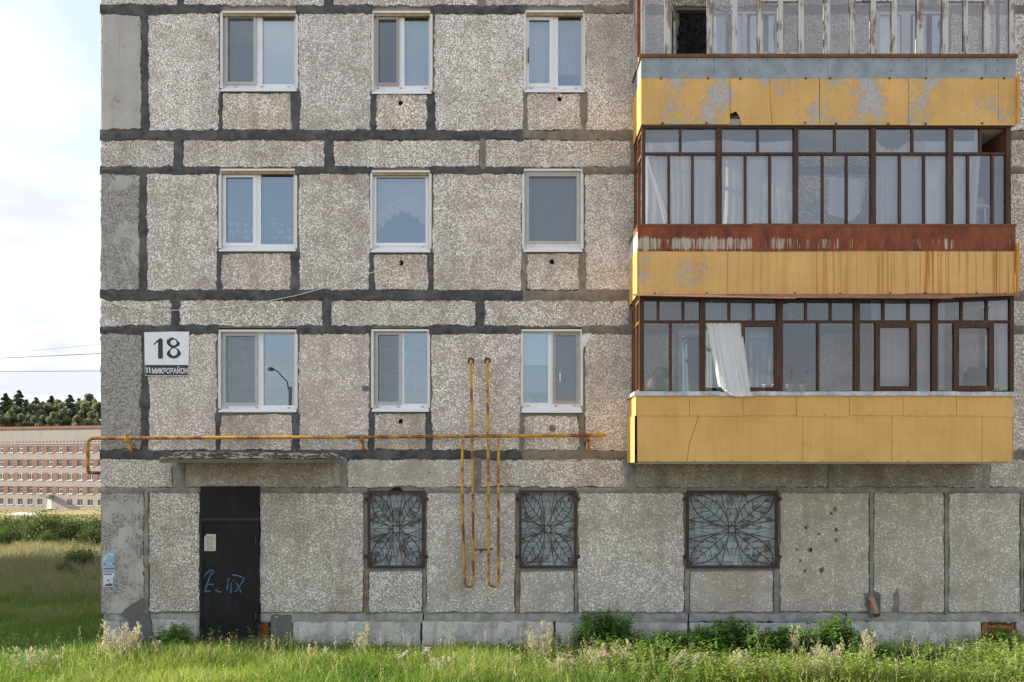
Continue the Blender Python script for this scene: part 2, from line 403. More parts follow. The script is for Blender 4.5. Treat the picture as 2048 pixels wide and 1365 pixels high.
def rustm(name, c0, c1, c2, scale=6.0, rough=0.7):
    g = G(name); p = g.pos()
    n = g.noise(p, scale, 8, 0.68); n2 = g.noise(p, scale * 4, 4)
    c = g.mix(g.mr(n, 0.35, 0.65), c0, c1); c = g.mix(g.mr(n2, 0.55, 0.75), c, c2)
    return g.end(g.bsdf(c, rough, 0, 0.35, g.bump(n2, 0.25, 0.005)))
MAT['rust'] = rustm('brown_rust', (0.13, 0.045, 0.022), (0.23, 0.085, 0.038), (0.07, 0.03, 0.02))
MAT['rust_pink'] = rustm('dull_rust_sheet', (0.22, 0.10, 0.065), (0.33, 0.165, 0.115), (0.14, 0.06, 0.04), 3)
MAT['iron'] = rustm('brown_painted_iron', (0.045, 0.026, 0.021), (0.085, 0.047, 0.036), (0.028, 0.017, 0.014))
def pipe():
    g = G('yellow_gas_pipe'); p = g.pos()
    n = g.noise(g.scale(p, (1.0, 1.0, 1.0)), 2.6, 8, 0.72); n2 = g.noise(p, 30, 5)
    c = g.mix(g.mr(n2, 0.3, 0.7), (0.50, 0.255, 0.025), (0.62, 0.34, 0.045))
    c = g.mix(g.mr(g.math('ADD', n, g.math('MULTIPLY', n2, 0.12)), 0.55, 0.62), c, g.mix(n2, (0.12, 0.04, 0.018), (0.32, 0.125, 0.04)))
    return g.end(g.bsdf(c, 0.55, 0, 0.4, g.bump(n2, 0.2, 0.003)))
MAT['pipe'] = pipe()

def wood(name, dark, lite, paint=None, cover=0.5, sc=1.0):
    g = G(name); p = g.pos(); r = g.orand()
    pp = g.n('ShaderNodeVectorMath', {0: p, 1: g.n('ShaderNodeCombineXYZ', {0: g.math('MULTIPLY', r, 40), 1: 0.0, 2: g.math('MULTIPLY', r, 17)}).outputs[0]}, operation='ADD').outputs[0]
    gr = g.noise(g.scale(pp, (55, 55, 2.2)), 1.0, 6, 0.65)
    c = g.mix(g.mr(gr, 0.3, 0.7), dark, lite)
    kn = g.vor(g.scale(pp, (9, 9, 2.6)), 1.0).outputs['Distance']
    c = g.mix(g.mr(kn, 0.10, 0.04, 0, 0.7), c, tuple(min(1, x * 2.3) for x in lite))
    if paint:
        pm = g.mr(g.math('ADD', g.noise(g.scale(pp, (6, 6, 1.6)), 1.0, 8, 0.7), g.math('MULTIPLY', gr, 0.35)), 0.92 - cover, 1.0 - cover)
        c = g.mix(g.math('MULTIPLY', pm, 0.9), c, paint)
    return g.end(g.bsdf(c, 0.6, 0, 0.35, g.bump(gr, 0.35, 0.004)))
MAT['wood_dark'] = wood('brown_stained_wood', (0.026, 0.012, 0.007), (0.110, 0.050, 0.024))
MAT['wood_orange'] = wood('warm_stained_wood', (0.12, 0.045, 0.018), (0.25, 0.105, 0.04))
MAT['wood_grey'] = wood('weathered_peeling_wood', (0.14, 0.095, 0.068), (0.30, 0.235, 0.19), (0.58, 0.565, 0.54), 0.33)
MAT['ply'] = wood('brown_board', (0.12, 0.05, 0.03), (0.19, 0.085, 0.05))
MAT['old_board'] = rustm('rust_stained_board', (0.21, 0.075, 0.02), (0.30, 0.13, 0.04), (0.10, 0.04, 0.02), 8)

def pvc(name, c, dirt=0.25):
    g = G(name); p = g.pos()
    n = g.noise(g.scale(p, (9, 9, 4)), 1.0, 6, 0.65)
    k = g.mix(g.mr(n, 0.52, 0.8, 0, dirt), c, (0.42, 0.36, 0.28))
    return g.end(g.bsdf(k, 0.42, 0, 0.45))
MAT['pvc'] = pvc('white_pvc', (0.80, 0.81, 0.82))
MAT['reveal'] = pvc('plastered_reveal', (0.72, 0.70, 0.66), 0.5)
MAT['foam'] = plain('yellowed_foam', (0.36, 0.265, 0.155), 0.9, 0, 0.2, 0.4, 20)
MAT['grey_frame'] = plain('grey_screen_frame', (0.45, 0.45, 0.44), 0.5)
MAT['brown_frame'] = plain('brown_screen_frame', (0.36, 0.33, 0.30), 0.5)

def glass(name, refl, tint=(0.93, 0.96, 0.97), dirt=0.0, wav=0.0, gloss_tint=(0.97, 0.98, 1.0)):
    g = G(name); p = g.pos()
    fr = g.n('ShaderNodeFresnel', {'IOR': 1.5}).outputs[0]
    f = g.math('MULTIPLY_ADD', fr, 1.6, refl, clamp=True)
    ins = {'Color': gloss_tint, 'Roughness': 0.0}
    if wav: ins['Normal'] = g.bump(g.noise(p, 1.3, 1), wav, 0.02)
    gl = g.n('ShaderNodeBsdfGlossy', ins).outputs[0]
    tr = g.n('ShaderNodeBsdfTransparent', {'Color': tint}).outputs[0]
    if dirt:
        df = g.n('ShaderNodeBsdfDiffuse', {'Color': (0.45, 0.46, 0.46)}).outputs[0]
        dm = g.mr(g.noise(g.scale(p, (3, 3, 1.5)), 1.0, 6, 0.6), 0.3, 0.75, dirt * 0.3, dirt)
        tr = g.n('ShaderNodeMixShader', {0: dm, 1: tr, 2: df}).outputs[0]
    return g.end(g.n('ShaderNodeMixShader', {0: f, 1: tr, 2: gl}).outputs[0])
MAT['glass'] = glass('window_glass', 0.23, wav=0.05, gloss_tint=(0.74, 0.88, 1.0))  # blue gloss colour stands in for reflections of a bluer sky
MAT['old_glass'] = glass('old_window_glass', 0.09, (0.94, 0.95, 0.96), 0.05, 0.09)
MAT['dim_glass'] = glass('dim_window_glass', 0.055, (0.64, 0.65, 0.69), 0.02, 0.06)  # darker tint stands in for the shaded balcony and dark reflections
MAT['far_glass'] = plain('far_window_glass', (0.10, 0.12, 0.15), 0.08, 0, 0.9, 0.6, 0.4)

def sheer(name, col, alpha, pattern=None, transl=0.5):
    g = G(name); p = g.pos()
    a = alpha
    weave = g.noise(g.scale(p, (1, 1, 1)), 140, 2)
    av = g.mr(weave, 0.3, 0.7, alpha * 0.85, min(1, alpha * 1.15))
    if pattern is not None: av = pattern(g, p, av)
    d = g.n('ShaderNodeBsdfDiffuse', {'Color': col}).outputs[0]
    t = g.n('ShaderNodeBsdfTranslucent', {'Color': col}).outputs[0]
    m = g.n('ShaderNodeMixShader', {0: transl, 1: d, 2: t}).outputs[0]
    tr = g.n('ShaderNodeBsdfTransparent').outputs[0]
    return g.end(g.n('ShaderNodeMixShader', {0: av, 1: tr, 2: m}).outputs[0])
MAT['sheer'] = sheer('sheer_curtain', (0.95, 0.95, 0.95), 0.84, None, 0.15)
MAT['sheer_thin'] = sheer('thin_sheer_curtain', (0.90, 0.92, 0.94), 0.50, None, 0.15)
MAT['sheer_blue'] = sheer('pale_blue_curtain', (0.66, 0.80, 0.86), 0.74, None, 0.2)
MAT['white_cloth'] = sheer('white_cloth', (0.80, 0.80, 0.80), 0.96, None, 0.2)
MAT['tulle'] = sheer('white_tulle', (0.92, 0.91, 0.90), 0.85, None, 0.3)
MAT['lilac'] = sheer('lilac_gathered_curtain', (0.74, 0.70, 0.80), 0.82)
MAT['net'] = sheer('insect_net', (0.20, 0.21, 0.225), 0.34, None, 0.1)
MAT['net_light'] = sheer('insect_net_pale', (0.30, 0.30, 0.31), 0.40, None, 0.1)
def flowers(g, p, av):
    v = g.vor(g.scale(p, (1, 0, 1)), 8.0, rnd=0.45); w = g.noise(p, 60, 2)
    x, y, z = g.sep(p)
    m = g.math('MULTIPLY', g.mr(g.math('ADD', v.outputs['Distance'], g.math('MULTIPLY', w, 0.25)), 0.44, 0.38), g.mr(z, Z(420, 0.1), Z(445, 0.1), 0.0, 1.0))
    m = g.math('MULTIPLY', m, g.mr(z, Z(482, .1), Z(478, .1), 0, 1)); 
    inv = g.mr(z, Z(436, 0.1), Z(430, 0.1), 1, 0)
    m = g.math('MULTIPLY', g.mr(g.math('ADD', v.outputs['Distance'], g.math('MULTIPLY', w, 0.35)), 0.58, 0.50), inv)
    return g.math('ADD', g.math('MULTIPLY', av, 0.55), g.math('MULTIPLY', m, 0.75), clamp=True)
MAT['lace_flower'] = sheer('flowered_lace', (0.80, 0.83, 0.85), 0.45, flowers)
def lacework(g, p, av):
    v = g.vor(g.scale(p, (1, 0, 1)), 22.0, 'DISTANCE_TO_EDGE'); v2 = g.vor(g.scale(p, (1, 0, 1)), 9.0, 'DISTANCE_TO_EDGE')
    m = g.math('MAXIMUM', g.mr(v.outputs['Distance'], 0.10, 0.05), g.mr(v2.outputs['Distance'], 0.10, 0.06))
    return g.math('ADD', g.math('MULTIPLY', av, 0.75), g.math('MULTIPLY', m, 0.8), clamp=True)
MAT['lacework'] = sheer('lace_border', (0.86, 0.88, 0.90), 0.55, lacework)
MAT['blind'] = plain('white_blind', (0.72, 0.73, 0.74), 0.55)
MAT['roller'] = sheer('pale_roller_blind', (0.86, 0.90, 0.93), 0.98, None, 0.05)
MAT['blue_cloth'] = sheer('blue_cloth', (0.16, 0.20, 0.34), 0.95, None, 0.2)
MAT['grey_cloth'] = sheer('grey_cloth', (0.34, 0.34, 0.36), 0.95, None, 0.2)
MAT['black_cloth'] = plain('black_patterned_curtain', (0.030, 0.030, 0.033), 0.9, 0, 0.2, 0.9, 14)
MAT['room'] = plain('room_plaster', (0.34, 0.32, 0.29), 0.9)
MAT['ceiling_white'] = plain('whitewashed_slab', (0.60, 0.60, 0.58), 0.9, 0, 0.3, 0.1, 2)
MAT['grey_sheet'] = plain('blue_grey_sheet', (0.27, 0.305, 0.32), 0.5, 0, 0.4, 0.22, 4)
MAT['sill_metal'] = plain('pale_zinc_sill', (0.50, 0.50, 0.50), 0.5, 0, 0.5, 0.35, 7)
MAT['slab'] = plain('balcony_slab', (0.26, 0.255, 0.235), 0.9)

def black_door():
    g = G('black_painted_steel'); p = g.pos()
    n = g.noise(p, 2.5, 8, 0.65); n2 = g.noise(g.scale(p, (3, 3, 1)), 3, 6)
    c = g.mix(g.mr(n, 0.3, 0.7), (0.007, 0.0075, 0.0085), (0.017, 0.0175, 0.019))
    c = g.mix(g.mr(n2, 0.55, 0.75, 0, 0.6), c, (0.034, 0.026, 0.020))
    c = g.mix(g.mr(g.noise(g.scale(p, (4, 4, 0.8)), 1.6, 5), 0.55, 0.75, 0, 0.5), c, (0.036, 0.042, 0.058))
    x, y, z = g.sep(p)
    return g.end(g.bsdf(c, g.mr(n2, 0.3, 0.7, 0.5, 0.7), 0, 0.22, g.bump(n, 0.15, 0.01)))
MAT['black_door'] = black_door()
MAT['graffiti'] = plain('blue_spray_paint', (0.12, 0.20, 0.34), 0.7, 0, 0.3, 0.5, 30)
MAT['scrawl'] = plain('dark_marker', (0.07, 0.06, 0.06), 0.8, 0, 0.3, 0.5, 40)
MAT['paper'] = rustm('yellowed_paper', (0.62, 0.56, 0.46), (0.56, 0.50, 0.42), (0.40, 0.21, 0.10), 5, 0.85)
MAT['poster_white'] = plain('poster_white', (0.66, 0.68, 0.70), 0.6)
MAT['poster_blue'] = plain('poster_blue', (0.28, 0.46, 0.60), 0.6, 0, 0.4, 0.3, 20)
MAT['poster_dark'] = plain('poster_dark', (0.05, 0.10, 0.15), 0.6, 0, 0.4, 0.4, 40)
MAT['sign_white'] = plain('sign_white', (0.80, 0.81, 0.84), 0.35, 0, 0.5, 0.05)
MAT['sign_black'] = plain('sign_black', (0.018, 0.020, 0.028), 0.4, 0, 0.5, 0.2)
MAT['white_text'] = plain('white_lettering', (0.80, 0.80, 0.80), 0.4)
MAT['white_paint'] = plain('white_paint_smear', (0.75, 0.76, 0.75), 0.8)
MAT['white_plastic'] = plain('white_plastic', (0.72, 0.74, 0.76), 0.4)
MAT['blue_plastic'] = plain('blue_label_plastic', (0.16, 0.38, 0.52), 0.4)
MAT['amber_plastic'] = plain('amber_plastic', (0.55, 0.27, 0.05), 0.4)
MAT['drain'] = plain('brown_drain_pipe', (0.36, 0.20, 0.14), 0.5)
MAT['hollow_brick'] = rustm('orange_hollow_brick', (0.42, 0.11, 0.045), (0.50, 0.16, 0.07), (0.28, 0.07, 0.03), 14)
MAT['black'] = plain('hole_shade', (0.008, 0.008, 0.008), 0.95)  # near-black standing in for the shade inside holes, slots and voids
MAT['cord'] = plain('pale_cord', (0.78, 0.75, 0.69), 0.8)
MAT['wire'] = plain('grey_wire', (0.16, 0.17, 0.18), 0.6)
MAT['felt'] = rustm('gritty_roofing_felt', (0.07, 0.063, 0.058), (0.13, 0.116, 0.106), (0.24, 0.215, 0.20), 14, 0.95)
MAT['canopy_edge'] = rustm('mossy_concrete_edge', (0.10, 0.096, 0.078), (0.17, 0.158, 0.13), (0.055, 0.05, 0.042), 6, 0.95)
def brick_infill():
    g = G('painted_infill_brick'); p = g.pos(); r = g.orand()
    c = g.ramp(r, [(0, (0.36, 0.41, 0.43)), (0.5, (0.42, 0.475, 0.495)), (1, (0.50, 0.55, 0.57))])
    c = g.mix(g.mr(g.noise(p, 5.5, 8, 0.62), 0.52, 0.60), c, (0.23, 0.225, 0.195))
    c = g.mix(g.mr(g.noise(g.scale(p, (12, 12, 1.2)), 1.0, 5), 0.55, 0.75, 0, 0.6), c, (0.15, 0.16, 0.15))
    return g.end(g.bsdf(c, 0.85, 0, 0.3, g.bump(g.noise(p, 40, 4), 0.5, 0.01)))
MAT['infill'] = brick_infill()
MAT['infill_mortar'] = plain('painted_infill_mortar', (0.30, 0.33, 0.34), 0.9, 0, 0.2, 0.35, 7)

def leafmat(name, rough=0.55, transl=0.42, spec=0.25):
    """foliage coloured by a per-leaf colour attribute"""
    g = G(name)
    a = g.n('ShaderNodeAttribute', attribute_name='Col').outputs['Color']
    b = g.bsdf(a, rough, 0, spec)
    br = g.n('ShaderNodeHueSaturation', {'Color': a, 'Value': 1.25, 'Saturation': 1.1}).outputs[0]
    t = g.n('ShaderNodeBsdfTranslucent', {'Color': br}).outputs[0]
    return g.end(g.n('ShaderNodeMixShader', {0: transl, 1: b, 2: t}).outputs[0])
MAT['leaf'] = leafmat('foliage')
MAT['blade'] = leafmat('grass_blades', 0.5, 0.45)
MAT['stem'] = plain('plant_stem', (0.13, 0.13, 0.06), 0.7)
MAT['bark'] = plain('tree_bark', (0.10, 0.085, 0.07), 0.9, 0, 0.2, 0.4, 4)

def ground_mat():
    g = G('meadow_soil'); p = g.pos(); x, y, z = g.sep(p)
    n = g.noise(p, 0.35, 8, 0.6); n2 = g.noise(p, 3.0, 8, 0.65); n3 = g.noise(g.scale(p, (1, 0.25, 1)), 0.05, 6, 0.6)
    green = g.mix(g.mr(n2, 0.3, 0.7), (0.045, 0.06, 0.02), (0.09, 0.11, 0.035))
    brown = g.mix(g.mr(n2, 0.3, 0.7), (0.075, 0.075, 0.03), (0.13, 0.115, 0.05))
    straw = g.mix(g.mr(n2, 0.3, 0.7), (0.30, 0.235, 0.095), (0.40, 0.32, 0.14))
    f1 = g.mr(g.math('ADD', y, g.math('MULTIPLY', n, 14)), 18, 32)
    f2 = g.mr(g.math('ADD', y, g.math('MULTIPLY', n3, 30)), 58, 78)
    c = g.mix(f1, green, brown); c = g.mix(f2, c, g.mix(g.mr(n3, 0.45, 0.65), straw, (0.16, 0.16, 0.06)))
    # unseen ground on the near side, made pale to bounce light onto the wall
    bounce_ground = g.mix(g.mr(n2, 0.3, 0.7), (0.21, 0.195, 0.16), (0.29, 0.27, 0.23))
    c = g.mix(g.mr(g.math('ADD', y, g.math('MULTIPLY', n, 1.5)), -4.4, -5.6), c, bounce_ground)
    return g.end(g.bsdf(c, 0.95, 0, 0.15, g.bump(n2, 0.6, 0.05)))
MAT['ground'] = ground_mat()
# ------------------------------------------------------------------ ground
def gz(x, y):
    yy = np.clip(y, -200, 187)
    return -0.036 * yy + 0.05 * np.sin(x * 0.31 + 1) * np.sin(y * 0.23) * np.clip((np.abs(y) - 3) / 8, 0, 1)
def build_ground():
    xs = np.concatenate([np.linspace(-700, -60, 17)[:-1], np.linspace(-60, 30, 91), np.linspace(30, 700, 17)[1:]])
    ys = np.concatenate([np.linspace(-300, -20, 12)[:-1], np.linspace(-20, 80, 101), np.linspace(80, 1500, 40)[1:]])
    gx, gy = np.meshgrid(xs, ys); v = np.stack([gx, gy, gz(gx, gy)], -1).reshape(-1, 3)
    nx = len(xs); f = [(j * nx + i, j * nx + i + 1, (j + 1) * nx + i + 1, (j + 1) * nx + i) for j in range(len(ys) - 1) for i in range(nx - 1)]
    m = bpy.data.meshes.new('ground'); m.from_pydata(v.tolist(), [], f)
    m.polygons.foreach_set('use_smooth', [True] * len(f))
    tag(link('ground', m, None, (0, 0, 0), MAT['ground']), 'meadow ground sloping gently down to the far brick building', 'ground', kind='structure')
build_ground()

# ------------------------------------------------------------------ the panel apartment block
BLD = empty('apartment_building', (0, 0, 0), 'grey pebbledash panel apartment block with yellow balconies filling the frame', 'building')
YF = -0.05                                      # face of the wall panels; the backing wall stands at y = 0
WIN = [  # openings of the nine flat windows
    (443, 23, 592, 181), (745, 23, 861, 186), (1050, 22, 1167, 182),
    (440, 338, 590, 502), (743, 340, 860, 505), (1047, 337, 1165, 504),
    (437, 656, 593, 826), (742, 656, 858, 825), (1043, 656, 1164, 827)]
BALC_OPEN = []
for yt, yb in ((20, 250), (340, 585), (660, 905)):
    BALC_OPEN += [(1354, yt, 1416, yb), (1416, yt, 1558, yb - 105), (1750, yt, 1812, yb), (1812, yt, 1892, yb - 105)]
GRILLE = [(735, 982, 849, 1137), (1038, 981, 1153, 1137), (1373, 982, 1556, 1137)]
def hole(r, y=0.0): return (X(r[0], y), X(r[2], y), Z(r[3], y), Z(r[1], y))
XL, XR, ZT, ZB = X(202), X(2300), 14.6, Z(1228)
core = MB()
core.plate(XL, XR, ZB, ZT, [hole(r) for r in WIN + BALC_OPEN + GRILLE], 0.0, 0.22)
core.face((XL, 0, ZB), (XL, 12, ZB), (XL, 12, ZT), (XL, 0, ZT))
core.face((XR, 0, ZB), (XR, 0, ZT), (XR, 12, ZT), (XR, 12, ZB))
core.face((XL, 12, ZB), (XR, 12, ZB), (XR, 12, ZT), (XL, 12, ZT))
core.face((XL, 0, ZT), (XL, 12, ZT), (XR, 12, ZT), (XR, 0, ZT))
core.build('wall', MAT['mortar'], BLD)
MB().box(XL - 0.12, XR, -0.12, 12.1, ZT, ZT + 0.18).build('roof', MAT['felt'], BLD)
rooms = MB()
for r in WIN + BALC_OPEN:
    a, b, c, d = hole(r); e = 0.5; y0, y1 = 0.225, 2.6
    a -= e * 0.3; b += e * 0.3; c -= 0.2; d += 0.1
    rooms.face((a, y1, c), (b, y1, c), (b, y1, d), (a, y1, d))
    rooms.face((a, y0, c), (a, y1, c), (a, y1, d), (a, y0, d)); rooms.face((b, y1, c), (b, y0, c), (b, y0, d), (b, y1, d))
    rooms.face((a, y0, c), (b, y0, c), (b, y1, c), (a, y1, c)); rooms.face((a, y1, d), (b, y1, d), (b, y0, d), (a, y0, d))
rooms.build('room_walls', MAT['room'], BLD)

def wall_panel(px0, py0, px1, py1, mat='pebble', look=(0.5, 0.5, 0.3), holes=(), amp=0.020, proud=0.0, name='wall_panel'):
    y = YF - proud
    outs = [wob_outline(X(px0, y), X(px1, y), Z(py1, y), Z(py0, y), amp)]
    for hx, hy, hr in holes:
        outs.append(circle(X(hx, y), Z(hy, y), hr / 114, 12, 0.006))
    o = link(name, curve_slab(outs, y, -y - 0.001, 0.008), BLD, None, MAT[mat])
    o.color = (*look, 1)
    for hx, hy, hr in holes:
        yy = -0.004
        c = MB().lathe((0, 0, 0), [(hr / 114 * 1.25, 0), (hr / 114 * 1.25, 0.003)], 12).mesh('hole_shade')  # black disc stands in for the shaded depth of the hole
        c.transform(Matrix.Translation((X(hx, y), yy, Z(hy, y))) @ Matrix.Rotation(R(90), 4, 'X'))
        link('vent_opening', c, o, None, MAT['black'])
    return o

def strip(px0, py0, px1, py1, mat, yf=-0.030, name='joint'):
    """mastic smeared over a joint: ragged edges lying on the panels, lumpy middle"""
    x0, x1, z0, z1 = X(px0, YF), X(px1, YF), Z(py1, YF), Z(py0, YF)
    W, H = x1 - x0, z1 - z0; nx, nz = max(4, int(W / 0.032)), max(4, int(H / 0.032)); s0 = rng.uniform(0, 50)
    base = YF - 0.004 if yf < -0.025 else yf; base -= 0.0015 if yf == -0.030 else 0
    rag = 0.030 if 'grey' not in mat and 'rust' not in mat else 0.010
    b = MB()
    for j in range(nz + 1):
        for i in range(nx + 1):
            u, v = i / nx, j / nz; x, z = x0 + W * u, z0 + H * v
            ex, ez = min(u, 1 - u) * W, min(v, 1 - v) * H
            e = ez if W > H else ex
            k = max(0.0, 1 - e / 0.05)
            r = mnoise.noise(Vector((x * 1.3 + s0, z * 1.3, 7))) * 0.9 + mnoise.noise(Vector((x * 4 + s0, z * 4, 1))) * 0.9 + mnoise.noise(Vector((x * 15 + s0, z * 15, 2))) * 0.9 + mnoise.noise(Vector((x * 37, z * 37, s0))) * 0.5
            if W > H: z += rag * r * k * (1 if v > .5 else -1)
            else: x += rag * r * k * (1 if u > .5 else -1)
            lump = mnoise.noise(Vector((x * 6 + s0, z * 6, 9))) * 0.007 + mnoise.noise(Vector((x * 19, z * 19, s0))) * 0.006
            y = base + (0.003 if k >= .98 else 0.0) - (0.006 + lump) * (1 - k)
            b.v.append((x, y, z))
    for j in range(nz):
        for i in range(nx):
            a = j * (nx + 1) + i; b.f.append((a, a + 1, a + nx + 2, a + nx + 1))
    return b.build(name, MAT[mat], BLD, True)

def look(d, b, w):  # stone cover, brightness, warmth with a little variation
    return (d + rng.uniform(-.07, .07), b + rng.uniform(-.04, .04), w + rng.uniform(-.1, .1))
ROWS = [(27, 262, (0.66, 0.70, 0.22)), (347, 582, (0.50, 0.60, 0.42)), (667, 902, (0.46, 0.62, 0.62))]
SEG = [
    [(296, 438), (597, 743), (868, 1048), (1171, 1350), (1566, 1744), (1900, 2086), (2100, 2262)],
    [(292, 435), (597, 740), (865, 1044), (1170, 1350), (1566, 1744), (1900, 2086), (2100, 2262)],
    [(296, 433), (597, 739), (862, 1041), (1170, 1350), (1566, 1744), (1900, 2086), (2100, 2262)]]
UND = [
    [(444, 585, 186, None), (750, 857, 188, (801, 206)), (1053, 1164, 186, (1119, 198))],
    [(441, 584, 507, None), (747, 857, 509, (802, 526)), (1052, 1160, 508, (1104, 524))],
    [(440, 585, 830, None), (747, 853, 828, (801, 843)), (1046, 1158, 832, (1105, 857))]]
for k, (ya, yb, lk) in enumerate(ROWS):
    c = wall_panel(202 if k != 1 else 200, ya + 1, (283, 280, 284)[k], yb - 2, 'concrete', ((0.0, 0.5, 0.5), (0.5, 0.5, 0.5), (0.75, 0.5, 0.5))[k])
    for q, (a, b) in enumerate(SEG[k]):
        l = look(*lk)
        if k == 0 and q == 1: l = (0.42, 0.58, 0.15)
        if k == 2 and q == 1: l = (0.30, 0.56, 0.95)
        if q == 3: l = (l[0], l[1] - 0.02, l[2])
        wall_panel(a, ya, b, yb, 'pebble', l)
    for a, b, t, h in UND[k]:
        wall_panel(a, t, b, yb - 1, 'pebble', (lk[0] - 0.05 + rng.uniform(-.06, .06), lk[1] - 0.05, 1.15 + rng.uniform(0, .35)), [(h[0], h[1], 5)] if h else ())
    for a, b in ((1420, 1556), (1816, 1890)):
        wall_panel(a, yb - 100, b, yb - 1, 'pebble', look(*lk))
BANDS = [(-45, 12, (0.6, 0.55, 0.3), [(200, 354), (367, 651), (665, 957), (969, 1262), (1275, 1560), (1574, 1860), (1872, 2086), (2100, 2262)]),
         (280, 335, (0.56, 0.55, 0.45), [(200, 349), (365, 651), (667, 960), (970, 1262), (1274, 1560), (1574, 1860), (1872, 2086), (2100, 2262)]),
         (600, 653, (0.50, 0.53, 0.45), [(200, 345), (358, 646), (661, 952), (967, 1258), (1272, 1560), (1574, 1860), (1872, 2086), (2100, 2262)]),
         (918, 975, (0.42, 0.48, 0.5), [(200, 346), (368, 681), (694, 946), (961, 1250), (1270, 1659), (1672, 1966), (1978, 2262)])]
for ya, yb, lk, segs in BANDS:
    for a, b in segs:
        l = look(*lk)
        if ya == 918: l = {368: (0.22, 0.20, 1.2), 694: (0.12, 0.52, 0.6), 1270: (0.26, 0.02, 1.3), 1672: (0.30, 0.02, 1.3)}.get(a, l)  # dark panels below canopy and balcony: brown grime with overhang shade painted in
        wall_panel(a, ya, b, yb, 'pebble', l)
    for (a0, b0), (a1, b1) in zip(segs, segs[1:]):
        m = 'joint' if a1 < 960 or (a1 < 1000 and ya == 600) else 'joint_brown'
        if ya == 918: m = 'joint_grey'
        strip(b0 - 1.5, ya - 4, a1 + 1.5, yb + 4, m, -0.026)
# storey above the frame
for a, b in [(202, 283), (296, 590), (604, 860), (872, 1165), (1178, 1560), (1574, 1860), (1872, 2262)]:
    wall_panel(a, -320, b, -60, 'pebble', look(0.6, 0.55, 0.3))
# ground storey
GR = [(298, 399, (0.62, 0.50, 0.5)), (519, 727, (0.40, 0.48, 0.55)), (853, 1030, (0.30, 0.46, 0.35)), (1156, 1368, (0.36, 0.50, 0.45)),
      (1560, 1738, (0.06, 0.40, 0.95)), (1748, 1888, (0.16, 0.40, 0.95)), (1898, 2040, (0.24, 0.45, 0.8)), (2048, 2262, (0.3, 0.47, 0.6))]
wall_panel(203, 987, 287, 1228, 'concrete', (0.42, 0.5, 0.5))
for a, b, l in GR: wall_panel(a, 986, b, 1225, 'pebble', l, amp=0.013)
for a, b, l in ((738, 845, (0.58, 0.50, 0.3)), (1040, 1148, (0.25, 0.47, 0.35)), (1380, 1547, (0.10, 0.40, 0.9))):
    wall_panel(a, 1143, b, 1225, 'pebble', l, amp=0.013)
# joints
def hj(py0, py1, skips, mats):
    cuts = sorted(skips)
    for xa, xb, m in mats:
        cur = xa
        for s0, s1 in cuts:
            if s1 <= cur or s0 >= xb: continue
            if s0 > cur: strip(cur, py0 - 1.5, s0, py1 + 1.5, m)
            cur = max(cur, s1)
        if cur < xb: strip(cur, py0 - 1.5, xb, py1 + 1.5, m)
two = lambda x: [(200, x, 'joint'), (x, 2262, 'joint_brown')]
bo = [(1354, 1558), (1750, 1892)]
hj(12, 27, [(443, 592), (745, 861), (1050, 1167)] + bo, two(1050))
hj(262, 280, [], two(1046))
hj(335, 347, [(440, 590), (743, 860), (1047, 1165)] + bo, two(1046))
hj(582, 600, [], two(1046))
hj(653, 667, [(437, 593), (742, 858), (1043, 1164)] + bo, two(1044))
hj(902, 918, [], two(1044))
hj(977, 985, [(735, 849), (1038, 1153), (1373, 1556)], [(200, 2262, 'joint_grey')])
hj(-60, -45, [], [(200, 2262, 'joint')])
for k, (ya, yb, lk) in enumerate(ROWS):
    c1 = (283, 280, 284)[k]
    strip(c1 - 1.5, ya - 3, SEG[k][0][0] + 1.5, yb + 3, 'joint', -0.026)
    for u, (a, b, t, h) in enumerate(UND[k]):
        m = 'joint' if u < 2 else 'joint_brown'
        strip(SEG[k][u][1] - 2, t - 3, a + 2, yb + 3, m, -0.026); strip(b - 2, t - 3, SEG[k][u + 1][0] + 2, yb + 3, m, -0.026)
    for a, b in ((1350, 1354), (1558, 1566), (1744, 1750), (1892, 1900), (2086, 2100)):
        strip(a - 2, ya, b + 2, yb, 'joint_brown', -0.026)
for a, b, t, m in ((287, 298, 985, 'joint_grey'), (727, 738, 1140, 'joint_rust'), (845, 853, 1140, 'joint_grey'), (1030, 1040, 1140, 'joint_rust'), (1148, 1156, 1140, 'joint_grey'),
                   (1368, 1380, 1140, 'joint_grey'), (1547, 1560, 1140, 'joint_grey'), (1738, 1748, 985, 'joint_grey'), (1888, 1898, 985, 'joint_grey'), (2040, 2048, 985, 'joint_grey')):
    strip(a + 1.5, t - 1, b - 1, 1226, m, -0.028)
# plinth: separate foundation blocks under an uneven levelling course
MB().pbox(202, 1228, 2300, 1420, 0.12, 11.9, 0.0).build('foundation', MAT['mortar'], BLD)
for a, b in ((206, 398), (520, 845), (848, 1376), (1379, 1692), (1695, 2262)):
    strip(a, 1226, b, 1246, 'levelling', -0.016, 'levelling_course')
for a, b, t, m, p in ((206, 240, 1241, 'plinth', 0.03), (241, 292, 1240, 'plinth', 0.05), (293, 302, 1238, 'dark_mortar', 0.025), (303, 399, 1240, 'plinth', 0.02), (541, 585, 1229, 'dark_mortar', 0.02), (586, 841, 1243, 'plinth', 0.03),
                      (844, 1107, 1241, 'plinth', 0.03), (1110, 1375, 1243, 'plinth', 0.035), (1380, 1690, 1246, 'plinth', 0.03), (1695, 1962, 1244, 'plinth', 0.02), (2034, 2262, 1240, 'plinth', 0.03)):
    p -= 0.045; outs = [wob_outline(X(a, p), X(b, p), Z(1420, p), Z(t, p), 0.009)]
    o = link('plinth_block', curve_slab(outs, p, 0.118 - p, 0.006), BLD, None, MAT[m]); o.color = (0.3, 0.5, 0.5, 1)
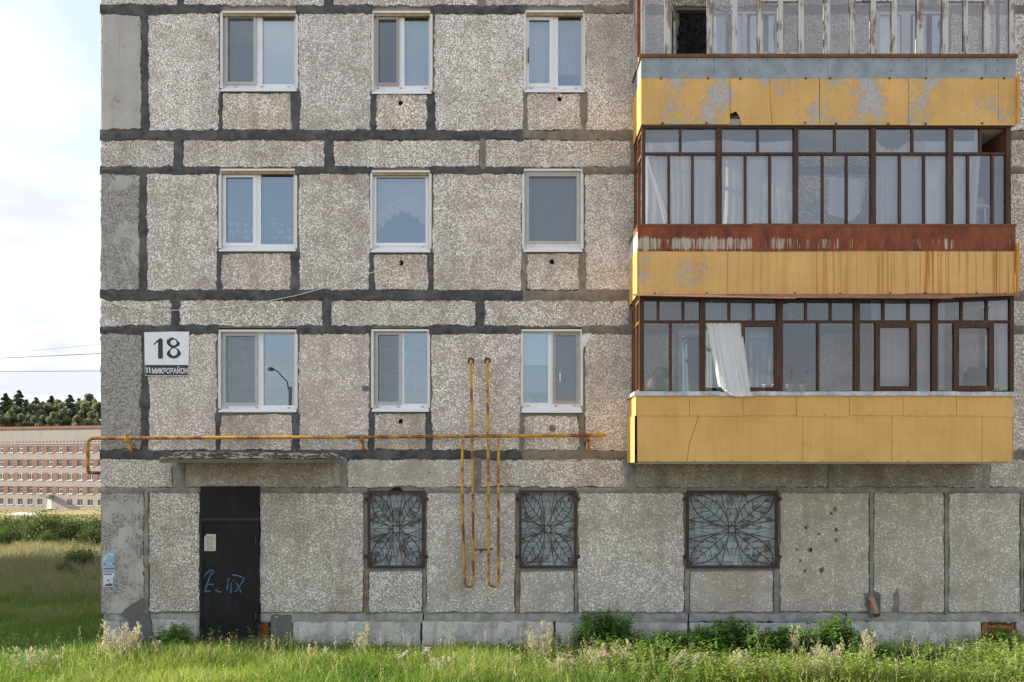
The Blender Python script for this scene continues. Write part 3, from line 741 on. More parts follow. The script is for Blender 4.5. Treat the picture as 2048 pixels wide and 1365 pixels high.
# mortar patches and paint smears on the wall
def patch(pts, mat, y=YF - 0.004, th=0.006, name='mortar_patch', parent=None, jit=1.5, sub=4):
    pp = []
    for (a, b), (c, d) in zip(pts, pts[1:] + pts[:1]):
        for k in range(sub):
            t = k / sub; pp.append((a + (c - a) * t + rng.uniform(-jit, jit), b + (d - b) * t + rng.uniform(-jit, jit)))
    return link(name, curve_slab([poly_px(pp, y)], y, th), parent or BLD, None, MAT[mat])
patch([(240, 1228), (262, 1208), (288, 1196), (298, 1226), (305, 1272), (292, 1290), (262, 1290), (256, 1240)], 'dark_mortar', YF - 0.006, 0.10)
patch([(1166, 660), (1184, 658), (1180, 676), (1172, 690), (1166, 700)], 'white_paint')
patch([(1728, 1187), (1748, 1180), (1762, 1190), (1760, 1232), (1740, 1236), (1730, 1210)], 'dark_mortar')
patch([(1787, 1190), (1794, 1175), (1799, 1190), (1797, 1224), (1784, 1224)], 'joint_grey')
patch([(1098, 853), (1106, 850), (1112, 856), (1108, 864), (1100, 863)], 'joint_brown')
patch([(724, 772), (738, 773), (739, 782), (726, 783)], 'dark_mortar', jit=1)
for cx_, cy_, rr_ in ((1612, 1056, 4), (1620, 1100, 5), (1594, 1100, 3), (1670, 1019, 4.5), (1672, 1060, 4), (1663, 1027, 3), (1672, 1080, 4), (1622, 1100, 3), (1610, 1142, 4), (1643, 1141, 5), (1601, 1122, 3), (1638, 1068, 2.5), (1712, 1098, 2), (393, 1026, 2.5)):
    patch([(cx_ + rr_ * math.cos(t), cy_ + rr_ * math.sin(t) * 1.15) for t in np.linspace(0, 5.5, 7)], 'joint_spot', YF - 0.002, 0.004, 'tar_spot', None, 1.2, 2)
# rusty wire ends poking from the joints
for px, py in ((348, 18), (345, 330), (403, 341), (275, 913), (670, 660), (795, 270)):
    MB().tube([(X(px, -.03), -0.03, Z(py, -.03)), (X(px + 4, -.05), -0.05, Z(py + 2, -.05)), (X(px + 7, -.03), -0.03, Z(py - 1, -.03))], 0.012, 5).build('rusted_tie', MAT['rust'], BLD)

# ------------------------------------------------------------------ flat windows
YW = 0.035                                      # face of the window frames
def window(r, panes, name='window', sash=(), sill=None, top_mat='foam', reveal='reveal'):
    """r: outer frame (px); panes: glass rectangles; sash: which panes have a sash frame of their own"""
    a, b, c, d = hole(r, YW)
    W = MB().plate(a, b, c, d, [hole(p, YW) for p in panes], YW, YW + 0.07).build(name, MAT['pvc'], BLD)
    for i, p in enumerate(panes):
        x0, x1, z0, z1 = hole(p, YW + 0.03)
        MB().face((x0, YW + 0.03, z0), (x1, YW + 0.03, z0), (x1, YW + 0.03, z1), (x0, YW + 0.03, z1)).build('pane', MAT['glass'], W)
        if i in sash:
            h0 = hole(p, YW - 0.012); e = 0.062
            MB().plate(h0[0] - e, h0[1] + e, h0[2] - e, h0[3] + e, [h0], YW - 0.012, YW - 0.001).build('sash', MAT['pvc'], W)
    # drip sill
    sy = sill or (r[3] - 4, r[3] + 4)
    s = MB(); xa, xb = X(r[0] - 2, YF), X(r[2] + 2, YF); zt, zb_ = Z(sy[0], 0), Z(sy[1], -0.09)
    s.face((xa, YW + 0.02, zt + 0.02), (xa, -0.09, zb_ + 0.02), (xb, -0.09, zb_ + 0.02), (xb, YW + 0.02, zt + 0.02))
    s.face((xa, -0.09, zb_ + 0.02), (xa, -0.09, zb_), (xb, -0.09, zb_), (xb, -0.09, zb_ + 0.02))
    s.face((xa, -0.09, zb_), (xa, YW + 0.02, zt - 0.01), (xb, YW + 0.02, zt - 0.01), (xb, -0.09, zb_))
    s.face((xa, YW + 0.02, zt + 0.02), (xa, YW + 0.02, zt - 0.01), (xa, -0.09, zb_), (xa, -0.09, zb_ + 0.02)); s.face((xb, YW + 0.02, zt + 0.02), (xb, -0.09, zb_ + 0.02), (xb, -0.09, zb_), (xb, YW + 0.02, zt - 0.01))
    s.build('sill', MAT['pvc'], W)
    # plastered reveal round the opening, thin and uneven
    x0, x1, z0, z1 = hole(r, YF)
    t = MB().plate(x0 - 0.035, x1 + 0.035, z0 + 0.02, z1 + 0.03, [(x0 + 0.008, x1 - 0.008, z0 - 1, z1 - 0.008)], YF + 0.004, 0.0)
    t.build('reveal', MAT[reveal], W)
    if top_mat:
        MB().box(x0, x1, YF + 0.02, YW + 0.01, z1 - 0.055, z1 - 0.012).build('head_filler', MAT[top_mat], W)
    return W
def screen(W, p, mat='net', frame='grey_frame', drop=0.0, e=0.045):
    """insect screen in front of a pane"""
    x0, x1, z0, z1 = hole(p, YW - 0.03); y = YW - 0.032
    f = MB().plate(x0, x1, z0 - drop, z1 - drop, [(x0 + e, x1 - e, z0 + e - drop, z1 - e - drop)], y, y + 0.016).build('insect_screen', MAT[frame], W)
    link('screen_net', MB().face((x0 + e, y + 0.008, z0 + e - drop), (x1 - e, y + 0.008, z0 + e - drop), (x1 - e, y + 0.008, z1 - e - drop), (x0 + e, y + 0.008, z1 - e - drop)).mesh('net'), W, None, MAT[mat])
def handle(W, px, py, h=14):
    b = MB(); x, z = X(px, YW - .02), Z(py, YW - .02)
    b.box(x - .013, x + .013, YW - .03, YW - .012, z - .03, z + .03); b.box(x - .009, x + .009, YW - .05, YW - .03, z - .13, z + .015)
    b.build('handle', MAT['pvc'], W)
def drains(W, xs, py):
    b = MB()
    for px in xs: b.pbox(px - 3, py - 1, px + 3, py + 1, YW - 0.004, YW + 0.001, YW)
    b.build('drain_slots', MAT['brown_frame'], W)
w1 = window((444, 25, 592, 179), [(456, 36, 508, 165), (525, 29, 589, 169)]); screen(w1, (450, 30, 512, 169)); drains(w1, (472, 524, 578), 174)
w2 = window((746, 25, 861, 184), [(756, 36, 794, 168), (809, 30, 857, 172)]); screen(w2, (752, 34, 798, 171), 'net', 'brown_frame'); drains(w2, (756, 802, 850), 177)
w3 = window((1051, 24, 1167, 181), [(1058, 40, 1099, 167), (1116, 30, 1162, 172)], sash=(0,)); drains(w3, (1062, 1110, 1152), 177)
MB().pbox(1056, 95, 1058, 125, YW - .06, YW - .03).build('handle', MAT['rust'], w3)
w4 = window((441, 341, 590, 499), [(452, 355, 506, 486), (522, 348, 587, 489)], sash=(0,), sill=(498, 503))
w5 = window((744, 344, 859, 500), [(753, 355, 851, 486)], sash=(0,), sill=(498, 505)); drains(w5, (755, 846), 494)
w6 = window((1048, 341, 1163, 500), [(1058, 352, 1155, 486)], sash=(0,), sill=(497, 504), top_mat=None); screen(w6, (1053, 348, 1158, 488), 'net_light'); drains(w6, (1062, 1150), 493)
w7 = window((440, 663, 591, 820), [(453, 672, 511, 806), (527, 668, 588, 811)], sill=(818, 825), top_mat=None); screen(w7, (446, 667, 515, 811), 'net_light'); drains(w7, (454, 514, 578), 816)
w8 = window((746, 662, 856, 818), [(753, 670, 796, 804), (809, 665, 854, 808)], sill=(816, 824), top_mat=None); screen(w8, (751, 665, 803, 809), 'net_light'); drains(w8, (755, 797, 845), 814)
w9 = window((1045, 662, 1162, 815), [(1047, 666, 1096, 806), (1108, 672, 1152, 804)], sill=(814, 826), top_mat=None); screen(w9, (1106, 666, 1156, 807), 'net_light', 'brown_frame'); handle(w9, 1120, 750); drains(w9, (1056, 1112, 1150), 812)

# ------------------------------------------------------------------ curtains and blinds (hang in the rooms)
def cloth(name, top, bot, py0, py1, y0, y1, folds, amp, mat, label, cat='curtain', group=None, nz=18, hem=None, sag=None, seed=0):
    """hanging cloth: top/bot = (px0, px1); y0/y1 = depth at top and bottom; hem(t) and sag(t) shift its edges in px"""
    rr = random.Random(seed + 7); ph = rr.uniform(0, 6); nx = int(folds * 8) + 4
    b = MB()
    for j in range(nz + 1):
        v = j / nz
        for i in range(nx + 1):
            u = i / nx
            px = (top[0] + (top[1] - top[0]) * u) * (1 - v) + (bot[0] + (bot[1] - bot[0]) * u) * v
            pt = py0 + (sag(u) if sag else 0); pb = py1 + (hem(u) if hem else 0)
            py = pt + (pb - pt) * v
            y = y0 + (y1 - y0) * v
            k = amp * (0.5 + 0.5 * v)
            uw = u + 0.10 * mnoise.noise(Vector((u * 3.3, v * .8, seed + 5.5)))
            a = (0.7 + 0.6 * mnoise.noise(Vector((u * 2.5, v * 1.1, seed + 2)))) * math.sin(uw * folds * 2 * math.pi + ph + 0.7 * math.sin(v * 2 + ph)) + 0.6 * mnoise.noise(Vector((u * folds * 1.7, v * 1.3, seed)))
            y2 = y + k * a
            b.v.append((X(px, y), y2, Z(py, y)))
    for j in range(nz):
        for i in range(nx):
            q = j * (nx + 1) + i; b.f.append((q, q + 1, q + nx + 2, q + nx + 1))
    return tag(b.build(name, MAT[mat], None, True), label, cat, group)
YC = 0.20
cloth('roller_blind', (524, 591), (524, 591), 26, 172, 0.13, 0.13, 1, 0.002, 'roller', 'pale blue roller blind fully lowered in top left window', 'blind')
cloth('curtain', (452, 514), (452, 514), 92, 170, YC, YC, 5, 0.012, 'blue_cloth', 'dark blue half curtain behind insect screen of top left window')
cloth('curtain', (452, 514), (452, 514), 26, 91, YC + .03, YC + .03, 1, 0.01, 'grey_cloth', 'grey upper cloth behind insect screen of top left window')
cloth('curtain', (802, 860), (802, 860), 26, 178, YC, YC, 7, 0.022, 'sheer_thin', 'pleated sheer curtain in right pane of top middle window')
cloth('curtain', (1052, 1105), (1052, 1105), 26, 175, YC, YC, 6, 0.018, 'tulle', 'white pleated curtain behind left sash of top right window')
cloth('curtain', (1112, 1166), (1112, 1166), 26, 150, YC, YC, 6, 0.022, 'sheer_thin', 'sheer curtain behind right pane of top right window')
cloth('lace_curtain', (446, 588), (446, 588), 345, 480, YC, YC, 9, 0.012, 'lace_flower', 'lace curtain with white flower pattern in left window of middle floor', 'curtain', hem=lambda u: 2 * math.sin(u * 60))
arch = lambda u: -66 + 46 * (abs(u - 0.55) / 0.5) ** 1.6 + 3 * math.sin(u * 46)
cloth('lace_curtain', (747, 857), (747, 857), 346, 470, YC, YC, 9, 0.012, 'sheer_thin', 'long sheer curtain behind the lace border in single pane window', 'curtain', hem=lambda u: 17 + arch(u) * 0.93, seed=2)
cloth('lace_border', (747, 857), (747, 857), 458, 486, YC - 0.02, YC - 0.02, 9, 0.010, 'lacework', 'arched white lace border at the bottom of the single pane window', 'curtain', hem=lambda u: 2 + arch(u), sag=lambda u: 2 + arch(u), seed=2)
cloth('curtain', (1050, 1160), (1050, 1160), 345, 498, YC, YC, 3, 0.03, 'grey_cloth', 'grey curtain behind the insect screen of the single screened window', seed=3)
cloth('curtain', (446, 516), (446, 516), 664, 815, YC + .06, YC + .06, 6, 0.02, 'grey_cloth', 'grey curtain behind screened left pane above the entrance canopy', seed=4)
def blind(px0, px1, py0, py1, label, pitch=4.2, tilt=0.55):
    b = MB(); n = int((py1 - py0) / pitch); y = 0.14
    x0, x1 = X(px0, y), X(px1, y); w = 0.012
    for k in range(n):
        z = Z(py0 + k * pitch, y); dy, dz = w * math.cos(tilt * 1.4), w * math.sin(tilt * 1.4)
        b.face((x0, y - dy, z + dz), (x1, y - dy, z + dz), (x1, y + dy, z - dz), (x0, y + dy, z - dz))
    for t in (0.15, 0.5, 0.85):
        x = x0 + (x1 - x0) * t; b.box(x - .0015, x + .0015, y - .014, y - .012, Z(py1, y), Z(py0, y))
    b.box(x0, x1, y - .02, y + .02, Z(py0, y), Z(py0 - 4, y)); b.box(x0, x1, y - .014, y + .014, Z(py0 + n * pitch + 1.5, y), Z(py0 + n * pitch, y))
    tag(b.build('venetian_blind', MAT['blind']), label, 'blind', 'white venetian blinds on the lowest flat floor')
blind(525, 591, 668, 812, 'white venetian blind in right pane of window above the entrance canopy')
blind(450, 512, 668, 806, 'white venetian blind behind insect screen of window above the entrance canopy')
blind(750, 799, 668, 806, 'white venetian blind behind left screen of window left of gas risers')
blind(806, 856, 668, 809, 'white venetian blind in right pane of window left of gas risers')
cloth('roller_blind', (1044, 1101), (1044, 1101), 662, 731, 0.13, 0.13, 1, 0.003, 'roller', 'half lowered white roller blind in window right of gas risers', 'blind')
cloth('curtain', (1044, 1101), (1044, 1101), 731, 786, 0.17, 0.17, 2, 0.004, 'grey_cloth', 'blue grey half curtain below the roller blind right of gas risers')
cloth('curtain', (1100, 1158), (1100, 1158), 664, 810, 0.17, 0.17, 2, 0.006, 'grey_cloth', 'plain grey curtain behind brown framed insect screen right of gas risers')
tag(MB().lathe((X(1058, .14), 0.14, Z(805, .14)), [(0.035, 0), (0.045, 0.08), (0.048, 0.085)], 12).build('plastic_cup', MAT['blue_plastic']), 'light blue plastic cup on sill behind window right of gas risers', 'cup')
# ------------------------------------------------------------------ balconies
BY = -1.05                                      # face of the balcony cladding
FY = -1.00                                      # face of the balcony glazing frames
def clad(name, pts, parent, mat='yellow', y=BY, th=0.006, look=(0, 0, 0.2)):
    o = link(name, curve_slab([poly_px(pts, y)], y, th), parent, None, MAT[mat]); o.color = (*look, 1); return o
def rect(a, b, c, d): return [(a, d), (c, d), (c, b), (a, b)]
def bar(name, a, b, c, d, parent, mat, y=FY, th=0.06):
    return MB().pbox(a, b, c, d, y, y + th).build(name, MAT[mat], parent)
def pane(a, b, c, d, parent, mat='old_glass', y=FY + 0.035):
    x0, x1, z0, z1 = hole((a, b, c, d), y)
    return MB().face((x0, y, z0), (x1, y, z0), (x1, y, z1), (x0, y, z1)).build('pane', MAT[mat], parent)
def side_quad(x, ya, yb, z0a, z1a, z0b, z1b, th, parent, name, mat, look=(0, 0, .3)):
    b = MB(); v = [(x, ya, z0a), (x, yb, z0b), (x, yb, z1b), (x, ya, z1a)]; w = [(q[0] + th, q[1], q[2]) for q in v]
    b.face(*v); b.face(*w[::-1])
    for k in range(4): b.face(v[k], w[k], w[(k + 1) % 4], v[(k + 1) % 4])
    o = b.build(name, MAT[mat], parent); o.color = (*look, 1); return o
def balcony(px0, px1, py_slab, label):
    x0, x1 = X(px0, BY), X(px1, BY); z = Z(py_slab, BY)
    o = MB().box(x0 + 0.03, x1 - 0.03, BY + 0.03, 0.0, z + 0.015, z + 0.16).build('balcony', MAT['slab'], BLD)
    o['label'] = label
    return o
def fixings(parent, pts, y, mat='rust', s=2.2):
    b = MB()
    for px, py in pts: b.pbox(px - s, py - s, px + s, py + s, y - 0.006, y + 0.004, y)
    b.build('fixings', MAT[mat], parent)
def underside(x0, x1, z, parent):
    MB().box(x0, x1, BY + 0.07, -0.002, z - 0.022, z - 0.002).build('ceiling', MAT['ceiling_white'], parent)

# ---- top balcony
T = balcony(1283, 2031, 252, 'top balcony with peeling yellow cladding, grey band and weathered wooden frames')
xl, xr = X(1283, BY), X(2031, BY)
for a, b, m in ((1282, 1428, 0), (1428, 1655, 0), (1655, 1853, 0), (1853, 1971, 0), (1971, 2031, 0)):
    clad('grey_sheet', rect(a + 0.3, 116, b - 0.3, 157), T, 'grey_sheet', BY - 0.002)
fixings(T, [(1287 + 35.4 * k, 121) for k in range(21)] + [(1287 + 70.8 * k, 141) for k in range(11)], BY - 0.006, 'iron', 0.75)
pk = [0.9, 0.75, 1.0, 0.95, 1.0]
clad('cladding_panel', rect(1283, 155, 1460, 249), T, look=(1.0, 0, .2))
clad('cladding_panel', [(1483, 250), (1479, 234), (1472, 223), (1461, 228), (1461, 155.5), (1538.5, 155.5), (1540, 200), (1543.5, 250)], T, look=(0.8, 0, .2))
clad('cladding_panel', [(1544.6, 250), (1541, 200), (1539.4, 155.5), (1638, 155), (1639, 250)], T, look=(0.9, 0, .2))
clad('cladding_panel', rect(1640, 155, 1817, 250), T, look=(1.0, 0, .2))
clad('cladding_panel', rect(1818, 155, 1996.5, 251), T, look=(0.9, 0, .2))
clad('cladding_panel', rect(1997.3, 155, 2031, 251), T, look=(1.0, 0, .2))
fixings(T, [(1322, 157), (1416, 157), (1481, 158), (1611, 157), (1660, 157), (1779, 157), (1851, 157), (1963, 157), (2008, 157), (1325, 247), (1413, 247), (1610, 246), (1672, 248), (1776, 248), (1851, 248), (1964, 247)], BY)
MB().pbox(1458, 238, 1486, 250, BY + 0.016, BY + 0.02).build('inner_board', MAT['mortar'], T); MB().pbox(1456, 218, 1488, 238, BY + 0.022, BY + 0.026).build('dark_void', MAT['black'], T)
link('splintered_board', MB().tube([(X(1462, BY), BY + .012, Z(236, BY)), (X(1478, BY), BY + .012, Z(233, BY))], 0.014, 4).mesh('sb'), T, None, MAT['wood_orange'])
# left cheek: grey sheet above, yellow below, seen edge-on
zt, zm, zb = Z(116, BY), Z(156, BY), Z(250, BY)
side_quad(xl, BY, -0.02, zm, zt, zm, zt, 0.006, T, 'side_panel', 'grey_sheet')
side_quad(xl - 0.006, BY - 0.004, -0.03, zb, zm, zb, zm + 0.02, 0.006, T, 'side_panel', 'yellow', (0.4, 0, 0.3))
side_quad(xr, BY, -0.02, zb, zt, zb, zt, 0.006, T, 'side_panel', 'yellow', (0.6, 0, 0.2))
side_quad(X(2033, BY), BY - 0.10, BY + 0.05, zb + .02, zm + .02, zb, zm, 0.006, T, 'flared_flange', 'yellow', (0, 0, 0.3))
MB().box(xl - .03, xr + .03, BY - 0.03, BY + 0.09, Z(116, BY), Z(109.5, BY)).build('sill_rail', MAT['rust'], T)
MB().box(xl - .02, xl + .05, BY + 0.09, -.03, Z(116, BY), Z(109.5, BY)).build('sill_rail', MAT['rust'], T)
tm = [(1283, 1290), (1330, 1341), (1415, 1424), (1464, 1475), (1515, 1525), (1557, 1566), (1597, 1608), (1649, 1660), (1700, 1711), (1742, 1752), (1784, 1794), (1834, 1846), (1886, 1897), (1928, 1936), (1969, 1980), (2020, 2031)]
for k, (a, b) in enumerate(tm): bar('post', a, -140, b, 110, T, 'wood_grey', FY, 0.07 if k % 2 else 0.06)
bar('corner_post', 1274, -140, 1282, 112, T, 'rust', FY - 0.03, 0.05)
for i in (4, 5, 8, 9, 12, 13):                  # sashes with their own rails
    a, b = tm[i][1], tm[i + 1][0]
    bar('sash_rail', a, -1, b, 3, T, 'wood_grey', FY + 0.008, 0.045); bar('sash_rail', a, 105.5, b, 110, T, 'wood_grey', FY + 0.008, 0.045)
for i in range(len(tm) - 1):
    if i in (1,): continue                      # this casement stands open
    pane(tm[i][1], -140, tm[i + 1][0], 110, T)
# the open casement, swung inwards, and a second one ajar
def open_sash(px_h, w, ang, parent):
    h = Vector((X(px_h, FY), FY + 0.03, 0)); d = Vector((math.cos(ang), math.sin(ang), 0)); n = Vector((-d.y, d.x, 0)) * 0.02
    b = MB(); z0, z1 = Z(108, FY), Z(5, FY)
    def q(u0, u1, za, zb_):
        p = [h + d * u0 - n, h + d * u1 - n, h + d * u1 + n, h + d * u0 + n]
        lo = [(v.x, v.y, za) for v in p]; hi = [(v.x, v.y, zb_) for v in p]
        b.face(*lo[::-1]); b.face(*hi)
        for k in range(4): b.face(lo[k], lo[(k + 1) % 4], hi[(k + 1) % 4], hi[k])
    q(0, .045, z0, z1); q(w - .045, w, z0, z1); q(.045, w - .045, z0, z0 + .05); q(.045, w - .045, z1 - .05, z1)
    b.build('open_sash', MAT['wood_grey'], parent)
    p0, p1 = h + d * .045, h + d * (w - .045)
    MB().face((p0.x, p0.y, z0 + .05), (p1.x, p1.y, z0 + .05), (p1.x, p1.y, z1 - .05), (p0.x, p0.y, z1 - .05)).build('pane', MAT['old_glass'], parent)
open_sash(1341, 0.55, R(72), T); open_sash(1424, 0.42, R(38), T)
bar('post', 2020, -140, 2031, 110, T, 'wood_grey', -0.14, 0.06); bar('side_transom', 1990, 2, 2030, 6, T, 'iron', -0.55, 0.03)
underside(xl + .04, xr - .04, Z(252, BY) + 0.015, T)
# slab of the balcony above, which roofs this one
MB().box(xl, xr, BY, 0.0, Z(-140, BY), Z(-160, BY)).build('upper_slab', MAT['slab'], T)

# ---- middle balcony
M_ = balcony(1275, 2031, 590, 'middle balcony with rusted fascia over yellow cladding and brown wooden frames')
xl, xr = X(1275, BY), X(2031, BY)
clad('fascia', [(1275, 503), (1275, 452), (1508, 450), (1508, 503)], M_, 'rust_fascia', BY - 0.004, 0.006, (0.74, 0, 0))
clad('fascia', [(1507, 503.5), (1507, 447), (1738, 449), (1738, 502)], M_, 'rust_fascia', BY - 0.008, 0.006, (0.56, 0, 0))
clad('fascia', [(1737, 502.5), (1737, 449), (2031, 453), (2031, 503)], M_, 'rust_fascia', BY - 0.004, 0.006, (0.40, 0, 0))
for a, b, pl, ru in ((1276, 1455, 0.35, 0.12), (1455, 1633, 0, 0.28), (1633, 1812, 0, 0.6), (1812, 1992, 0, 1.0), (1993, 2030, 0, 1.0)):
    clad('cladding_panel', rect(a + .3, 500, b - .3, 588 + rng.uniform(-1, 1)), M_, look=(pl, ru, .45))
fixings(M_, [(1310, 587), (1413, 586), (1590, 586), (1680, 587), (1780, 586), (1850, 586), (1953, 586), (2010, 587)], BY, 'rust', 1.6)
zt, zm, zb = Z(451, BY), Z(500, BY), Z(589, BY)
MB().box(xl - 0.01, xr + .01, BY - 0.012, BY + 0.08, Z(453, BY), Z(448.5, BY)).build('sill_rail', MAT['rust'], M_)
side_quad(xl, BY, -0.02, zm - .06, zt, zm - .1, zt - .02, 0.006, M_, 'side_fascia', 'sill_metal')
side_quad(xl - .004, BY - .01, -0.02, zt - .09, zt + .005, zt - .09, zt + .005, 0.003, M_, 'side_flashing', 'rust')
side_quad(xl - .008, BY - .012, -0.03, zb, zm + .03, zb - .02, zm + .02, 0.006, M_, 'side_panel', 'yellow', (0, 0, .4))
side_quad(xr, BY, -0.02, zb, zt, zb, zt, 0.006, M_, 'side_panel', 'yellow', (0, .6, .2))
side_quad(X(2033, BY), BY - 0.09, BY + 0.05, zb + .03, zm + .12, zb, zm + .1, 0.006, M_, 'flared_flange', 'yellow', (0, 0, 0.3))
bar('head_beam', 1283, 250, 2022, 257, M_, 'wood_dark')
mp = [(1284, 1291), (1433, 1444), (1588, 1597), (1742, 1752), (1896, 1907), (2013, 2022)]
for a, b in mp: bar('post', a, 256, b, 452, M_, 'wood_dark', FY - 0.012, 0.075)
up = [[1361], [1516], [1670], [1825], [1961]]
lo = [[1338, 1385.5], [1491, 1540], [1645.5, 1693.5], [1800, 1848.5], [1936.5, 1985.5]]
for i in range(5):
    a, b = mp[i][1], mp[i + 1][0]
    bar('transom', a, 305, b, 310, M_, 'wood_dark', FY + 0.004, 0.05)
    xs = [a] + up[i] + [b]
    for c in up[i]: bar('mullion', c - 2.3, 257, c + 2.3, 305, M_, 'wood_dark', FY + 0.008, 0.045)
    for p0, p1 in zip(xs, xs[1:]):
        if i == 4 and p1 == b: continue         # the corner light is missing its glass
        pane(p0, 257, p1, 305, M_)
    xs = [a] + lo[i] + [b]
    for c in lo[i]: bar('mullion', c - 2.4, 310, c + 2.4, 451, M_, 'wood_dark', FY + 0.008, 0.045)
    for p0, p1 in zip(xs, xs[1:]): pane(p0, 310, p1, 451, M_)
def side_glazing(px, py0, pyt, py1, parent, mat, lights=(0.5,)):
    """glazed cheek between the front corner and the wall"""
    x = X(px, FY); z0, zt_, z1 = Z(py1, FY), Z(pyt, FY), Z(py0, FY)
    for za, zb_ in ((z0, z0 + .05), (zt_ - .025, zt_ + .025), (z1 - .05, z1)):
        MB().box(x - .02, x + .02, FY + .09, -0.06, za, zb_).build('side_rail', MAT[mat], parent)
    for t in (0.97,) + tuple(lights):
        y = FY + (-0.05 - FY) * t
        MB().box(x - .025, x + .025, y - .02, y + .02, z0, z1).build('side_post', MAT[mat], parent)
    MB().face((x, -.05, z0), (x, FY + .06, z0), (x, FY + .06, z1), (x, -.05, z1)).build('pane', MAT['old_glass'], parent)
side_glazing(1286, 257, 307, 451, M_, 'wood_orange')
MB().box(X(2016, FY) - .02, X(2016, FY) + .02, FY + .08, -0.03, Z(452, FY), Z(257, FY)).build('side_board', MAT['ply'], M_)
side_glazing(1285, -100, -60, 110, T, 'wood_grey', (0.35, 0.68)); side_glazing(2026, -100, -60, 110, T, 'iron', (0.5,))
underside(xl + .04, xr - .04, Z(590, BY) + 0.015, M_)

# ---- lowest balcony
L_ = balcony(1273, 2026, 925, 'lowest balcony with plain yellow cladding, pale sill and dark wooden frames')
xl, xr = X(1273, BY), X(2026, BY)
us = [1273.5, 1379, 1486, 1593, 1699, 1806, 1913, 2027.5]
for k in range(7):
    dyy = rng.uniform(-1.2, 1.2); sk = rng.uniform(-1, 1)
    clad('cladding_panel', [(us[k] + .4, 832 + dyy), (us[k + 1] - .4, 832.5 + dyy + sk + (2 if k == 6 else 0)), (us[k + 1] - .4, 791), (us[k] + .4, 791)], L_, y=BY - 0.008 - 0.001 * (k % 2), look=(0, 0, .1))
clad('cladding_panel', [(1275, 924), (1275, 826), (1396.5, 826), (1396, 835), (1378, 888), (1373.6, 924)], L_, look=(0, 0, .1))
clad('cladding_panel', [(1374.6, 924), (1379, 888), (1397, 835), (1397.5, 826), (1605.5, 826), (1605.5, 924)], L_, look=(0, 0, .1))
for a, b in ((1606.3, 1783.5), (1784.3, 1963.5), (1964.3, 2025)): clad('cladding_panel', rect(a, 826, b, 924.5), L_, look=(0, 0, .1))
fixings(L_, [(1284, 831), (1330, 831), (1397, 831), (1476, 831), (1588, 830), (1650, 830), (1740, 830), (1821, 831), (1902, 831), (1315, 922), (1374, 923), (1390, 922), (1464, 922), (1553, 922), (1644, 922), (1736, 922), (1817, 922), (1990, 922)], BY - 0.009, 'amber_plastic', 1.6)
zt, zm, zb = Z(793, BY), Z(832, BY), Z(925, BY)
side_quad(xl - .01, BY - .012, -0.03, zm, zt, zm - .01, zt, 0.006, L_, 'side_panel', 'yellow', (0, 0, .4))
side_quad(xl - .03, BY + .03, -0.03, zb, zm + .01, zb - .01, zm, 0.006, L_, 'side_panel', 'yellow', (0, 0, .4))
side_quad(xr, BY, -0.02, zb, zt, zb, zt, 0.006, L_, 'side_panel', 'yellow', (0, 0, .2))
for a, b, dz in ((1268, 1440, 0), (1440, 1512, 1.5), (1512, 1913, 0), (1913, 2029, 0.8)):
    s = MB(); x0, x1 = X(a, BY), X(b, BY); za, zc = Z(782 + dz, BY), Z(792 + dz, BY)
    s.box(x0, x1, BY - 0.035, BY - 0.027, zc, za - 0.02); s.box(x0, x1, BY - 0.027, FY + .07, za - 0.022, za - 0.012)
    s.build('sill', MAT['sill_metal'], L_)
MB().box(xl - .04, xl + .03, BY, -.03, Z(791, BY), Z(784, BY)).build('sill', MAT['sill_metal'], L_)
lp = [(1279, 1288), (1400, 1411), (1554, 1566), (1709, 1720), (1865, 1876), (2021, 2028)]
for a, b in lp: bar('post', a, 596, b, 784, L_, 'wood_dark', FY - 0.012, 0.075)
bar('head_beam', 1279, 592, 2028, 599, L_, 'wood_dark')
up = [[1316.5, 1366.5], [1458.5, 1507.5], [1612, 1661.5], [1767, 1817.5], [1923.5, 1974]]
for i in range(5):
    a, b = lp[i][1], lp[i + 1][0]
    bar('transom', a, 641, b, 646, L_, 'wood_dark', FY + 0.004, 0.05)
    xs = [a] + up[i] + [b]
    for c in up[i]: bar('mullion', c - 2.6, 599, c + 2.6, 641, L_, 'wood_dark', FY + 0.008, 0.045)
    for p0, p1 in zip(xs, xs[1:]): pane(p0, 599, p1, 641, L_, 'dim_glass')
def sash(a, b, c, d, w=8):
    x0, x1, z0, z1 = hole((a, b, c, d), FY); e = w / 122
    MB().plate(x0, x1, z0, z1, [(x0 + e, x1 - e, z0 + e, z1 - e)], FY - 0.006, FY + 0.05).build('sash', MAT['wood_dark'], L_)
    pane(a + w, b + w, c - w, d - w, L_, 'dim_glass')
bar('mullion', 1339, 646, 1344, 782, L_, 'wood_dark'); pane(1288, 646, 1339, 782, L_, 'dim_glass'); pane(1344, 646, 1400, 782, L_, 'dim_glass')
sash(1483, 646, 1556, 782, 7)                   # beside it the light stands open and the curtain blows out
bar('mullion', 1634, 646, 1639, 782, L_, 'wood_dark'); pane(1566, 646, 1634, 782, L_, 'dim_glass'); pane(1639, 646, 1709, 782, L_, 'dim_glass')
sash(1751, 646, 1831, 782, 9); pane(1720, 646, 1751, 782, L_, 'dim_glass'); pane(1831, 646, 1865, 782, L_, 'dim_glass'); bar('mullion', 1830, 646, 1834, 782, L_, 'wood_dark')
sash(1908, 646, 1988, 782, 10); pane(1876, 646, 1908, 782, L_, 'dim_glass'); pane(1988, 646, 2021, 782, L_, 'dim_glass')
side_glazing(1281, 598, 643, 784, L_, 'wood_orange', (0.4, 0.7)); side_glazing(2024, 598, 643, 784, L_, 'wood_dark')
underside(xl + .04, xr - .04, Z(925, BY) + 0.0, L_)
